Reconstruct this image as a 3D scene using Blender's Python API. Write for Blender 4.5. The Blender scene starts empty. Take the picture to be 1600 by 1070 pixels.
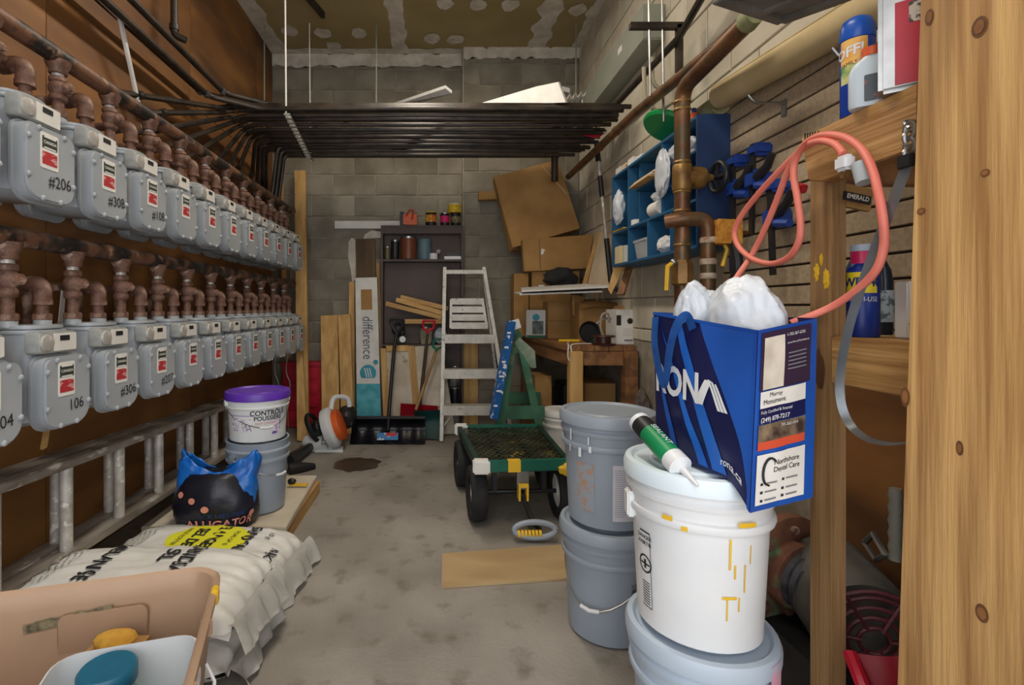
import bpy, bmesh, math, random
from mathutils import Vector, Matrix, Euler, noise
random.seed(7)
SC = bpy.context.scene
C = SC.collection
PI = math.pi
# ------------------------------------------------------------------ camera
F, CX, CY, H = 800.0, 684.0, 480.0, 1.12      # focal length in pixels, vanishing point, eye height
cam = bpy.data.cameras.new('camera'); cam.sensor_width = 36; cam.lens = 36*F/1600
cam.shift_x = (800-CX)/1600; cam.shift_y = (CY-535)/1600; cam.clip_start = .02
camo = bpy.data.objects.new('camera', cam); C.objects.link(camo)
camo.location = (0, 0, H); camo.rotation_euler = (PI/2, 0, 0); SC.camera = camo
# ------------------------------------------------------------------ light
SC.view_settings.view_transform = 'Standard'; SC.view_settings.look = 'None'
SC.view_settings.gamma = 1; SC.view_settings.use_curve_mapping = False
SC.view_settings.exposure = 0.08
world = bpy.data.worlds.new('daylight'); SC.world = world; world.use_nodes = True
wn = world.node_tree.nodes; wl = world.node_tree.links
bg = wn['Background']; bg.inputs[0].default_value = (.95, .97, 1, 1); bg.inputs[1].default_value = 2.7
def area(name, loc, rot, sx, sy, power, col):
    l = bpy.data.lights.new(name, 'AREA'); l.shape = 'RECTANGLE'; l.size = sx; l.size_y = sy; l.energy = power; l.color = col
    o = bpy.data.objects.new(name, l); C.objects.link(o); o.location = loc; o.rotation_euler = rot; return o
# unseen fill lights added above the aisle (their bodies are built with the room)
FILL_LIGHTS = [(-.15, 1.3), (-.15, 3.2)]
for x, y in FILL_LIGHTS:
    area('added_fill_light', (x, y, 3.44), (0, 0, 0), .16, 1.15, 28, (1, .90, .76))
# ------------------------------------------------------------------ helpers
def W(px, py, d): return Vector(((px-CX)*d/F, d, H-(py-CY)*d/F))      # pixel + distance -> place in the room
def WX(px, py, X): return W(px, py, F*X/(px-CX))                       # pixel on the plane x = X
def lin(c):
    out = []
    for v in c:
        v /= 255; out.append(v/12.92 if v <= .04045 else ((v+.055)/1.055)**2.4)
    return (*out, 1)
MATS = {}
def mat(name, c1, c2=None, scale=6, rough=.6, metal=0, bump=0, bscale=None, stretch=(1,1,1), contrast=(.35,.65), c3=None,
        s3=20, t3=(.6,.7), rnd=0, alpha=1, trans=0, spec=.5, coords='Object', detail=5):
    if name in MATS: return MATS[name]
    m = bpy.data.materials.new(name); m.use_nodes = True; nt = m.node_tree; N = nt.nodes; L = nt.links
    b = N['Principled BSDF']; b.inputs['Roughness'].default_value = rough; b.inputs['Metallic'].default_value = metal
    b.inputs['Specular IOR Level'].default_value = spec
    if trans: b.inputs['Transmission Weight'].default_value = trans
    if alpha < 1: b.inputs['Alpha'].default_value = alpha
    b.inputs['Base Color'].default_value = lin(c1)
    tc = N.new('ShaderNodeTexCoord'); mp = N.new('ShaderNodeMapping'); mp.inputs['Scale'].default_value = stretch
    L.new(tc.outputs[coords], mp.inputs['Vector'])
    out = None
    if c2:
        n = N.new('ShaderNodeTexNoise'); n.inputs['Scale'].default_value = scale; n.inputs['Detail'].default_value = detail
        L.new(mp.outputs[0], n.inputs['Vector'])
        r = N.new('ShaderNodeValToRGB'); r.color_ramp.elements[0].position = contrast[0]; r.color_ramp.elements[1].position = contrast[1]
        r.color_ramp.elements[0].color = lin(c1); r.color_ramp.elements[1].color = lin(c2)
        L.new(n.outputs['Fac'], r.inputs[0]); out = r.outputs[0]
        if rnd:
            oi = N.new('ShaderNodeObjectInfo'); ad = N.new('ShaderNodeVectorMath'); ad.operation = 'ADD'
            ml = N.new('ShaderNodeMath'); ml.operation = 'MULTIPLY'; ml.inputs[1].default_value = 40
            L.new(oi.outputs['Random'], ml.inputs[0]); L.new(ml.outputs[0], ad.inputs[0]); L.new(mp.outputs[0], ad.inputs[1]); L.new(ad.outputs[0], n.inputs['Vector'])
    if c3:
        n3 = N.new('ShaderNodeTexNoise'); n3.inputs['Scale'].default_value = s3; n3.inputs['Detail'].default_value = 4
        L.new(mp.outputs[0], n3.inputs['Vector'])
        r3 = N.new('ShaderNodeMapRange'); r3.inputs[1].default_value = t3[0]; r3.inputs[2].default_value = t3[1]
        L.new(n3.outputs['Fac'], r3.inputs[0])
        mx = N.new('ShaderNodeMix'); mx.data_type = 'RGBA'; L.new(r3.outputs[0], mx.inputs[0])
        if out: L.new(out, mx.inputs[6])
        else: mx.inputs[6].default_value = lin(c1)
        mx.inputs[7].default_value = lin(c3); out = mx.outputs[2]
    if rnd and out:
        oi = N.new('ShaderNodeObjectInfo'); mr = N.new('ShaderNodeMapRange'); mr.inputs[3].default_value = 1-rnd; mr.inputs[4].default_value = 1+rnd
        L.new(oi.outputs['Random'], mr.inputs[0])
        hs = N.new('ShaderNodeHueSaturation'); L.new(mr.outputs[0], hs.inputs['Value']); L.new(out, hs.inputs['Color']); out = hs.outputs[0]
    if out: L.new(out, b.inputs['Base Color'])
    if bump:
        nb = N.new('ShaderNodeTexNoise'); nb.inputs['Scale'].default_value = bscale or scale*3; nb.inputs['Detail'].default_value = 6
        L.new(mp.outputs[0], nb.inputs['Vector'])
        bp = N.new('ShaderNodeBump'); bp.inputs['Strength'].default_value = bump; bp.inputs['Distance'].default_value = .01
        L.new(nb.outputs['Fac'], bp.inputs['Height']); L.new(bp.outputs[0], b.inputs['Normal'])
    MATS[name] = m; return m
def wood(name, c1, c2, axis=2, scale=9, rough=.65, c3=None):
    st = [1, 1, 1]; st[axis] = .09
    return mat(name, c1, c2, scale=scale*2.2, rough=rough, stretch=st, bump=.3, contrast=(.38,.62), rnd=.1, c3=c3, s3=3, t3=(.62,.72))
# ---- mesh building
def new(): return bmesh.new()
def box(bm, lo, hi, M=None):
    vs = [bm.verts.new((x, y, z)) for z in (lo[2], hi[2]) for y in (lo[1], hi[1]) for x in (lo[0], hi[0])]
    for f in ((0,2,3,1),(4,5,7,6),(0,1,5,4),(2,6,7,3),(0,4,6,2),(1,3,7,5)): bm.faces.new([vs[i] for i in f])
    if M: bmesh.ops.transform(bm, matrix=M, verts=vs)
    return vs
def ring(bm, c, u, v, r, n, ph=0): return [bm.verts.new(c + u*(r*math.cos(2*PI*k/n+ph)) + v*(r*math.sin(2*PI*k/n+ph))) for k in range(n)]
def bridge(bm, a, b):
    n = len(a)
    for k in range(n): bm.faces.new((a[k], a[(k+1)%n], b[(k+1)%n], b[k]))
def tube(bm, pts, r, n=10, cap=True):
    pts = [Vector(p) for p in pts]; rs = r if isinstance(r, (list, tuple)) else [r]*len(pts)
    t0 = (pts[1]-pts[0]).normalized(); ref = Vector((0,0,1)) if abs(t0.z) < .9 else Vector((1,0,0))
    u = t0.cross(ref).normalized(); prev = None; first = None
    for i, p in enumerate(pts):
        if i == 0: t = t0
        elif i == len(pts)-1: t = (pts[i]-pts[i-1]).normalized()
        else: t = ((pts[i]-pts[i-1]).normalized()+(pts[i+1]-pts[i]).normalized()); t = t.normalized() if t.length > 1e-6 else (pts[i]-pts[i-1]).normalized()
        u = (u - t*u.dot(t)); u = u.normalized() if u.length > 1e-6 else t.orthogonal().normalized()
        v = t.cross(u)
        k = 1.0
        if 0 < i < len(pts)-1:
            c = max(.5, (pts[i]-pts[i-1]).normalized().dot(t)); k = 1/c
        rg = ring(bm, p, u, v, rs[i]*(k if k < 1.4 else 1.4)**.5, n)
        if prev: bridge(bm, prev, rg)
        else: first = rg
        prev = rg
    if cap:
        bm.faces.new(first[::-1]); bm.faces.new(prev)
def bend(pts, rad=.04, n=5):
    """round the corners of a polyline"""
    pts = [Vector(p) for p in pts]; out = [pts[0]]
    for i in range(1, len(pts)-1):
        a, b, c = pts[i-1], pts[i], pts[i+1]
        r = min(rad, (a-b).length*.45, (c-b).length*.45)
        p0 = b+(a-b).normalized()*r; p1 = b+(c-b).normalized()*r
        for k in range(n+1):
            t = k/n; out.append(p0*(1-t)**2 + b*2*t*(1-t) + p1*t*t)
    return out+[pts[-1]]
def smoothline(pts, n=6):
    pts = [Vector(p) for p in pts]; out = []
    P = [pts[0]]+pts+[pts[-1]]
    for i in range(1, len(P)-2):
        a, b, c, d = P[i-1:i+3]
        for k in range(n):
            t = k/n
            out.append(.5*((2*b)+(c-a)*t+(2*a-5*b+4*c-d)*t*t+(-a+3*b-3*c+d)*t**3))
    return out+[pts[-1]]
def lathe(bm, prof, n=28, M=None, cap0=True, cap1=True):
    X, Y = Vector((1,0,0)), Vector((0,1,0)); prev = None; vs = []
    for r, z in prof:
        rg = ring(bm, Vector((0,0,z)), X, Y, max(r, 1e-4), n); vs += rg
        if prev: bridge(bm, prev, rg)
        elif cap0: bm.faces.new(rg[::-1])
        prev = rg
    if cap1: bm.faces.new(prev)
    if M: bmesh.ops.transform(bm, matrix=M, verts=vs)
def along(p0, p1):
    """matrix taking local +z at the origin to the segment p0->p1"""
    p0, p1 = Vector(p0), Vector(p1); return Matrix.Translation(p0) @ (p1-p0).to_track_quat('Z', 'Y').to_matrix().to_4x4()
def cyl(bm, p0, p1, r, r1=None, n=14):
    L_ = (Vector(p1)-Vector(p0)).length
    lathe(bm, [(r, 0), (r if r1 is None else r1, L_)], n, along(p0, p1))
def prism(bm, poly, h, M=None):
    a = [bm.verts.new((x, y, 0)) for x, y in poly]; b = [bm.verts.new((x, y, h)) for x, y in poly]
    bm.faces.new(a[::-1]); bm.faces.new(b); bridge(bm, a, b)
    if M: bmesh.ops.transform(bm, matrix=M, verts=a+b)
def slab(bm, q, t):
    """a flat quad (or polygon) of corner points given a thickness t away from the viewer"""
    q = [Vector(p) for p in q]; n = (q[1]-q[0]).cross(q[2]-q[0]).normalized()
    if n.dot(Vector((0, 0, H))-q[0]) > 0: n = -n
    a = [bm.verts.new(p) for p in q]; b = [bm.verts.new(p+n*t) for p in q]
    bm.faces.new(a); bm.faces.new(b[::-1]); bridge(bm, a, b); bmesh.ops.recalc_face_normals(bm, faces=bm.faces)
def beam(bm, p0, p1, w, h, up=(0,0,1)):
    p0, p1 = Vector(p0), Vector(p1); t = (p1-p0).normalized(); s = t.cross(Vector(up)).normalized(); u = s.cross(t)
    A = [bm.verts.new(p0+s*a*w/2+u*b*h/2) for a, b in ((-1,-1),(1,-1),(1,1),(-1,1))]
    B = [bm.verts.new(p1+s*a*w/2+u*b*h/2) for a, b in ((-1,-1),(1,-1),(1,1),(-1,1))]
    bm.faces.new(A[::-1]); bm.faces.new(B); bridge(bm, A, B)
def rrect(w, h, r, n=5, rb=None):
    """rounded rectangle outline, rb = radius of the lower corners"""
    out = []
    for cx, cy, a0, rr in ((w/2, -h/2, -PI/2, rb or r), (w/2, h/2, 0, r), (-w/2, h/2, PI/2, r), (-w/2, -h/2, PI, rb or r)):
        ox, oy = cx-math.copysign(rr, cx), cy-math.copysign(rr, cy)
        for k in range(n+1):
            a = a0+PI/2*k/n; out.append((ox+rr*math.cos(a), oy+rr*math.sin(a)))
    return out
def blob(bm, c, rad, amp=.15, fr=2.2, seed=0, sub=3, M=None, ridge=False):
    r = bmesh.ops.create_icosphere(bm, subdivisions=sub, radius=1)
    for v in r['verts']:
        d = v.co.normalized(); q = d*fr+Vector((seed*7.3, seed*1.7, seed))
        k = noise.noise(q)+.5*noise.noise(q*2.1)
        if ridge: k = .6-abs(noise.noise(q))*2+.4*abs(noise.noise(q*2.3))-.45*abs(noise.noise(q*3.3+Vector((5,1,2))))
        v.co = Vector((d.x*rad[0], d.y*rad[1], d.z*rad[2]))*(1+amp*k)
    bmesh.ops.transform(bm, matrix=Matrix.Translation(Vector(c)) @ (M or Matrix()), verts=r['verts'])
def grid(bm, f, nu, nv):
    V = [[bm.verts.new(f(i/nu, j/nv)) for j in range(nv+1)] for i in range(nu+1)]
    for i in range(nu):
        for j in range(nv): bm.faces.new((V[i][j], V[i+1][j], V[i+1][j+1], V[i][j+1]))
def cylpatch(bm, r0, r1, z0, z1, a0, a1, n=10):
    grid(bm, lambda u, v: Vector(((r0+(r1-r0)*v)*math.cos(a0+(a1-a0)*u), (r0+(r1-r0)*v)*math.sin(a0+(a1-a0)*u), z0+(z1-z0)*v)), n, 3)
# ---- objects
def basis(o): return Matrix.LocRotScale(o.location, o.rotation_euler, o.scale)
def worldm(o):
    m = o.matrix_parent_inverse @ basis(o) if o.parent else basis(o)
    return worldm(o.parent) @ m if o.parent else m
def obj(name, bm, m, parent=None, smooth=True, bev=0, world=False, sub=0, label=None, ang=.7):
    if isinstance(bm, bpy.types.Mesh): me = bm
    else:
        bmesh.ops.recalc_face_normals(bm, faces=bm.faces)
        if bev: 
            ed = [e for e in bm.edges if len(e.link_faces) == 2 and e.calc_face_angle(0) > .6]
            bmesh.ops.bevel(bm, geom=ed, offset=bev, segments=2, affect='EDGES', clamp_overlap=True)
        me = bpy.data.meshes.new(name); bm.to_mesh(me); bm.free()
        if smooth:
            for p in me.polygons: p.use_smooth = True
            me.set_sharp_from_angle(angle=ang)
    if m is not None and not me.materials: me.materials.append(m)
    o = bpy.data.objects.new(name, me); C.objects.link(o)
    if parent:
        o.parent = parent
        if world: o.matrix_parent_inverse = worldm(parent).inverted()
    if label: o['label'] = label
    return o
def tag(o, label, cat, group=None):
    o['label'] = label; o['category'] = cat
    if group: o['group'] = group
    return o
def thing(name, label, cat, loc=(0,0,0), rz=0, group=None):
    o = bpy.data.objects.new(name, None); C.objects.link(o); o.location = loc; o.rotation_euler = (0,0,rz); o.empty_display_size = .05
    return tag(o, label, cat, group)
def copy_tree(o, parent=None):
    c = o.copy(); C.objects.link(c); c.parent = parent
    if parent: c.matrix_parent_inverse = o.matrix_parent_inverse.copy()
    for ch in list(o.children): copy_tree(ch, c)
    return c
def struct(name, bm, m, **k):
    o = obj(name, bm, m, **k); o['kind'] = 'structure'; return o
TXT = {}
def text_mesh(s, size=1, align='CENTER', bold=0):
    key = (s, align, bold)
    if key not in TXT:
        cu = bpy.data.curves.new('lettering', 'FONT'); cu.body = s; cu.align_x = align; cu.align_y = 'CENTER'; cu.size = 1; cu.offset = bold; cu.resolution_u = 3
        ob = bpy.data.objects.new('lettering', cu); C.objects.link(ob)
        dg = bpy.context.evaluated_depsgraph_get(); dg.update()
        me = bpy.data.meshes.new_from_object(ob.evaluated_get(dg)); me.materials.clear()
        TXT[key] = me; bpy.data.objects.remove(ob); bpy.data.curves.remove(cu)
    return TXT[key]
def text(s, parent, m, org, right, up, size, wide=1, name='lettering', align='CENTER', bold=0, f=None, lift=.0015, world=True):
    """flat lettering; org/right/up place it, or f(u,v) bends it onto a surface"""
    me = text_mesh(s, 1, align, bold).copy(); me.name = name
    right = Vector(right).normalized(); up = Vector(up).normalized(); n = right.cross(up).normalized()
    for v in me.vertices:
        x, y = v.co.x*size*wide, v.co.y*size
        v.co = f(x, y) if f else Vector(org)+right*x+up*y+n*lift
    me.materials.append(m)
    o = bpy.data.objects.new(name, me); C.objects.link(o); o.parent = parent
    if world and parent: o.matrix_parent_inverse = worldm(parent).inverted()
    return o
# ------------------------------------------------------------------ materials
M_block = mat('concrete_block', (148,141,126), (118,111,97), 3, .95, bump=.5, bscale=90, rnd=.09, c3=(96,88,74), s3=2.2, t3=(.58,.75))
M_blockp = mat('painted_block', (205,197,178), (184,175,155), 4, .9, bump=.3, bscale=70, rnd=.04)
M_mortar = mat('mortar', (166,158,142), (132,124,108), 8, .95, bump=.4)
M_ply = mat('plywood', (144,98,50), (110,70,34), 5, .6, stretch=(1,.25,1), bump=.1, bscale=30, c3=(70,45,25), s3=2.6, t3=(.52,.70), rnd=.14)
M_floor = mat('concrete_floor', (157,151,142), (128,122,113), 2.2, .7, bump=.3, bscale=70, c3=(112,104,92), s3=9, t3=(.56,.74), detail=9)
M_ceil = mat('drywall_ceiling', (172,154,108), (156,138,92), 2, .9)
M_rail = mat('weathered_aluminium', (158,150,140), (112,102,92), 16, .5, metal=.2, stretch=(1,.3,1), c3=(206,200,192), s3=26, t3=(.6,.68))
M_plaster = mat('joint_compound', (222,214,200), (196,187,170), 10, .9, bump=.3)
M_meter = mat('meter_grey', (168,173,177), (154,160,166), 4, .3, bump=.03, bscale=80, spec=.5)
M_rust = mat('rusty_fitting', (126,92,76), (86,58,46), 34, .6, bump=.3, bscale=80, c3=(168,140,122), s3=22, t3=(.55,.68))
M_header = mat('header_pipe', (40,34,31), (112,76,56), 11, .5, bump=.3, bscale=40, contrast=(.46,.58), c3=(150,120,96), s3=18, t3=(.60,.70))
M_black = mat('black_pipe', (34,29,26), (66,55,44), 9, .42, metal=.2, bump=.1)
M_dark = mat('black_plastic', (22,22,24), (32,32,34), 8, .45)
M_alu = mat('aluminium', (204,200,194), (166,160,152), 18, .42, metal=.25, c3=(235,232,226), s3=30, t3=(.6,.7))
M_steel = mat('steel', (172,172,170), (140,140,138), 10, .32, metal=.9)
M_galv = mat('grey_enamel', (150,154,140), (134,138,124), 3, .5)
M_brass = mat('brass', (150,116,62), (116,84,48), 12, .42, metal=.5, bump=.1)
M_copper = mat('old_copper', (132,94,62), (92,62,42), 9, .42, metal=.45, bump=.1, c3=(88,80,58), s3=11, t3=(.52,.66))
M_white = mat('white_plastic', (224,226,227), (214,217,219), 5, .4)
M_paper = mat('white_paper', (228,226,220), (214,211,204), 10, .8)
M_greypail = mat('grey_pail', (150,160,172), (138,148,160), 3, .42)
M_bluepail = mat('pale_blue_pail', (176,190,204), (166,180,196), 3, .42)
M_purple = mat('purple_plastic', (98,52,176), (80,40,150), 6, .4)
M_lime = mat('yellow_print', (226,224,40), None, rough=.7)
M_ink = mat('black_ink', (24,24,26), None, rough=.7)
M_greyink = mat('grey_ink', (120,122,126), None, rough=.7)
M_red = mat('red_plastic', (196,28,52), (170,20,42), 5, .4)
M_redp = mat('red_print', (186,44,48), None, rough=.6)
M_tan = mat('tan_plastic', (186,155,128), (172,141,114), 3, .5)
M_card = mat('cardboard', (172,132,78), (152,114,64), 5, .85, rnd=.1)
M_pine = wood('pine', (206,166,104), (180,138,78))
M_pinex = wood('pine_across', (206,166,104), (180,138,78), axis=0)
M_piney = wood('pine_lengthways', (200,158,98), (170,126,70), axis=1)
M_bench = wood('bench_wood', (150,104,62), (112,74,42), axis=1)
M_shelfw = mat('shelf_timber', (206,164,104), (160,118,68), 34, .6, stretch=(1,1,.05), bump=.35, contrast=(.38,.62), c3=(134,94,56), s3=7, t3=(.58,.70))
M_shelfy = mat('shelf_timber_along', (190,148,92), (150,108,60), 34, .6, stretch=(1,.05,1), bump=.35, contrast=(.38,.62), c3=(122,84,48), s3=7, t3=(.58,.70))
M_brownsh = mat('dark_brown_laminate', (78,60,52), (66,50,44), 4, .55)
M_blue = mat('blue_paint', (36,98,140), (30,84,122), 3, .55)
M_bluec = mat('clamp_blue', (28,66,150), (22,52,124), 5, .45)
M_slat = mat('slatwall_board', (176,158,132), (160,142,116), 60, .8, rnd=.04, detail=2)
M_groove = mat('slatwall_groove', (60,52,42), None, rough=.9)
M_roll = mat('cream_fabric_roll', (206,186,142), (188,166,120), 5, .85)
M_cord = mat('salmon_cord', (226,128,110), (214,112,96), 6, .5)
M_green = mat('green_paint', (22,104,84), (18,88,72), 5, .45)
M_sawgreen = mat('sawhorse_green', (62,112,84), (48,90,66), 6, .7, c3=(98,116,88), s3=9, t3=(.58,.7))
M_tyre = mat('tyre_rubber', (24,24,25), (34,34,34), 20, .8, bump=.2)
M_yellow = mat('yellow_plastic', (226,182,42), None, rough=.5)
M_orange = mat('orange_plastic', (222,98,34), (206,84,26), 5, .45)
M_teal = mat('teal_print', (58,158,178), (40,136,158), 6, .6)
M_bagwhite = mat('white_poly_bag', (232,231,226), (212,210,204), 4, .42, bump=.15, bscale=14)
M_film = mat('white_film', (216,221,227), (192,199,208), 9, .35, bump=.4, bscale=22)
M_bagblue = mat('bag_blue', (30,84,172), (22,64,144), 3, .32)
M_navy = mat('bag_navy', (22,26,70), (30,36,88), 3, .32)
M_strap = mat('bag_strap', (44,108,190), (36,92,170), 30, .7)
M_plum = mat('bag_plum', (58,40,62), (46,34,60), 3, .35)
M_clear = mat('clear_plastic', (225,228,228), None, rough=.15, alpha=.45)
M_glass = mat('index_glass', (176,177,172), (150,152,150), 20, .2)
# ================================================================== THE ROOM
XL, XR, YB, YB2, YF, ZC = -1.6, 1.335, 4.95, 4.83, -.35, 3.57
XS = .245                                    # the back wall steps forward right of here
def wallbox(name, lo, hi, m): bm = new(); box(bm, lo, hi); return struct(name, bm, m, smooth=False)
floor = wallbox('floor', (XL-.1, -1.2, -.1), (XR+.1, YB+.1, 0), M_floor)
ceiling = wallbox('ceiling', (XL-.1, YF-.1, ZC), (XR+.1, YB+.1, ZC+.1), M_ceil)
wl_ = wallbox('wall_left', (XL-.1, YF, 0), (XL-.012, YB, ZC), M_ply)
wr_ = wallbox('wall_right', (XR+.006, YF, 0), (XR+.1, YB, ZC), M_mortar)
bm = new(); box(bm, (XL-.1, YB+.006, 0), (XS, YB+.1, ZC)); box(bm, (XS, YB2+.006, 0), (XR+.1, YB+.1, ZC))
wb_ = struct('wall_back', bm, M_mortar, smooth=False)
# doorway wall behind the camera: a wide opening to the daylight
wf_ = new(); box(wf_, (XL-.1, YF-.15, 0), (-1.35, YF, ZC)); box(wf_, (1.15, YF-.15, 0), (XR+.1, YF, ZC)); box(wf_, (-1.35, YF-.15, 2.75), (1.15, YF, ZC))
struct('wall_front', wf_, M_ply, smooth=False)
# ---- concrete blocks, each its own piece
BM_ = {}
def block_mesh(w, h, depth, m):
    k = (round(w,3), round(h,3), m.name)
    if k not in BM_:
        b = new(); box(b, (-w/2, 0, -h/2), (w/2, depth, h/2))
        ed = [e for e in b.edges if all(v.co.y < 1e-6 for v in e.verts)]
        bmesh.ops.bevel(b, geom=ed, offset=.004, segments=1, affect='EDGES')
        me = bpy.data.meshes.new('block'); b.to_mesh(me); b.free(); me.materials.append(m); BM_[k] = me
    return BM_[k]
def lay(parent, u0, u1, zlo, zhi, ph, place, m):
    k0 = int((zlo+.038)/.2033)
    for k in range(k0, 40):
        z0 = max(-.038+.2033*k, 0, zlo); z1 = min(-.038+.2033*(k+1), zhi)
        if z0 >= zhi: break
        if z1-z0 < .03: continue
        u = u0-.406+((ph+(.203 if k % 2 else 0)-u0) % .406)
        while u < u1:
            a, b = max(u, u0), min(u+.406, u1)
            if b-a > .03:
                o = bpy.data.objects.new('block', block_mesh(b-a-.009, z1-z0-.009, .012, m)); C.objects.link(o); o.parent = parent
                place(o, (a+b)/2, (z0+z1)/2, random.uniform(-.0012, .0012))
            u += .406
def pl_back(Y):
    def f(o, u, z, j): o.location = (u, Y+j-.002, z)
    return f
lay(wb_, XL, XS, 0, ZC, -1.213, pl_back(YB), M_block)
lay(wb_, XS, XR, 0, ZC, .39, pl_back(YB2), M_block)
def pl_right(o, u, z, j): o.location = (XR-.002+j, u, z); o.rotation_euler = (0, 0, -PI/2)
lay(wr_, 1.7, YB2, .9, ZC, .1, pl_right, M_blockp)
# the step of the back wall
b = new(); box(b, (XS-.012, YB2+.002, 0), (XS, YB, ZC)); obj('pilaster_edge', b, M_mortar, wb_, smooth=False)
# ---- plywood sheets on the left wall
for y0, y1 in ((YF, .87), (.87, 2.09), (2.09, 3.31), (3.31, 4.53), (4.53, YB)):
    for z0, z1 in ((0, 2.44), (2.44, ZC)):
        b = new(); box(b, (XL-.012, y0+.002, z0+.002), (XL+random.uniform(-.001,.002), y1-.002, z1-.002)); obj('plywood_sheet', b, M_ply, wl_, bev=.001, smooth=False)
# ---- joint compound on the ceiling and along its edges
def ragged(u0, v0, u1, v1, w, seed, n=26):
    """ragged band between two points, as a list of outline points in 2d"""
    A = Vector((u0, v0)); B = Vector((u1, v1)); t = (B-A); s = Vector((-t.y, t.x)).normalized(); L1, L2 = [], []
    for k in range(n+1):
        p = A+t*(k/n)
        L1.append(p+s*w*(.5+.35*noise.noise((k*.45, seed, 0)))); L2.append(p-s*w*(.5+.35*noise.noise((k*.45, seed, 5))))
    return L1+L2[::-1]
PZ = [0]
def patch2d(name, pts, fn, parent, m):
    PZ[0] += .0006; bm = new(); f = bm.faces.new([bm.verts.new(fn(p)) for p in pts]); bmesh.ops.triangulate(bm, faces=[f]); return obj(name, bm, m, parent, smooth=False)
onceil = lambda p: Vector((p[0], p[1], ZC-.002-PZ[0]))
onback = lambda p: Vector((p[0], YB-.008-PZ[0]*.3, p[1]))
onback2 = lambda p: Vector((p[0], YB2-.008, p[1]))
onleft = lambda p: Vector((XL+.004, p[0], p[1]))
def cp(px, py): d = F*(ZC-H)/(CY-py); return ((px-CX)*d/F, d)
a, b_ = cp(627, 92), cp(618, 0); patch2d('joint_tape', ragged(a[0], YB, b_[0], 3.2, .135, 1), onceil, ceiling, M_plaster)
patch2d('joint_tape', ragged(.93, YB2, .93, 3.2, .17, 2), onceil, ceiling, M_plaster)
patch2d('joint_tape', ragged(XL+.07, 3.0, XL+.07, YB, .16, 3), onceil, ceiling, M_plaster)
patch2d('joint_tape', ragged(XR-.03, 3.2, XR-.03, YB2, .09, 4), onceil, ceiling, M_plaster)
patch2d('joint_tape', ragged(XL, YB-.06, XS, YB-.06, .10, 6), onceil, ceiling, M_plaster)
patch2d('joint_tape', ragged(XL, ZC-.06, XS, ZC-.06, .13, 7, 40), onback, wb_, M_plaster)
patch2d('joint_tape', ragged(XS, ZC-.05, XR, ZC-.05, .11, 8, 40), onback2, wb_, M_plaster)
for i, (px, py) in enumerate(((452,47),(505,51),(561,51),(521,71),(675,59),(694,4),(747,6),(797,6),(712,60),(903,13),(928,16))):
    x, y = cp(px, py); n = 9
    pts = [(x+.075*(1+.35*noise.noise((k*.9,i*3.1,0)))*math.cos(2*PI*k/n), y+.085*(1+.5*noise.noise((k*.9,i*3.1,4)))*math.sin(2*PI*k/n)) for k in range(n)]
    patch2d('screw_filler', pts, onceil, ceiling, M_plaster)
# white filler and paint on the back wall
patch2d('filler_patch', [(-.86,1.75),(-.83,1.79),(-.795,1.77),(-.79,1.60),(-.785,1.45),(-.80,1.38),(-.825,1.36),(-.84,1.48),(-.865,1.6)], onback, wb_, M_plaster)
patch2d('filler_patch', [(-.72,1.78),(-.70,1.825),(-.64,1.86),(-.55,1.85),(-.545,1.79),(-.62,1.785)], onback, wb_, M_plaster)
# ---- made-up tube fixtures for the added fill lights, out of view
for i, (x, y) in enumerate(FILL_LIGHTS):
    t = thing('added_fill_fixture', ['added unseen twin tube fill light nearer the doorway', 'added unseen twin tube fill light nearer the pipe rack'][i], 'light', (x, y, ZC-.1), group='added fill lights')
    b = new(); box(b, (-.07, -.6, .03), (.07, .6, .1)); obj('housing', b, M_white, t, bev=.006)
    for s in (-1, 1):
        b = new(); cyl(b, (s*.04, -.58, .012), (s*.04, .58, .012), .013, n=8); obj('tube', b, M_white, t)
# ---- slatwall on the right wall: every slat its own board
sw = thing('slatwall_panel', 'beige slotted wall panel with dark grooves beside the blue cubby cabinet', 'wall panel', (XR-.03, 1.9, 1.0))
b = new(); box(b, (XR-.014, 1.3, .98), (XR-.002, 2.36, 2.10)); obj('backing', b, M_groove, sw, world=True, smooth=False)
zz = .985; k = 0
while zz < 2.06:
    b = new(); box(b, (XR-.026, 1.3, zz), (XR-.013, 2.36, zz+.066)); obj('slat', b, M_slat, sw, world=True, smooth=False, bev=.002)
    zz += .0735
b = new(); box(b, (XR-.03, .2, .001), (XR-.012, 1.78, .97)); tag(obj('plywood_board', b, M_ply, smooth=False), 'dark plywood panel on the wall behind the floor pump', 'panel')
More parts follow.
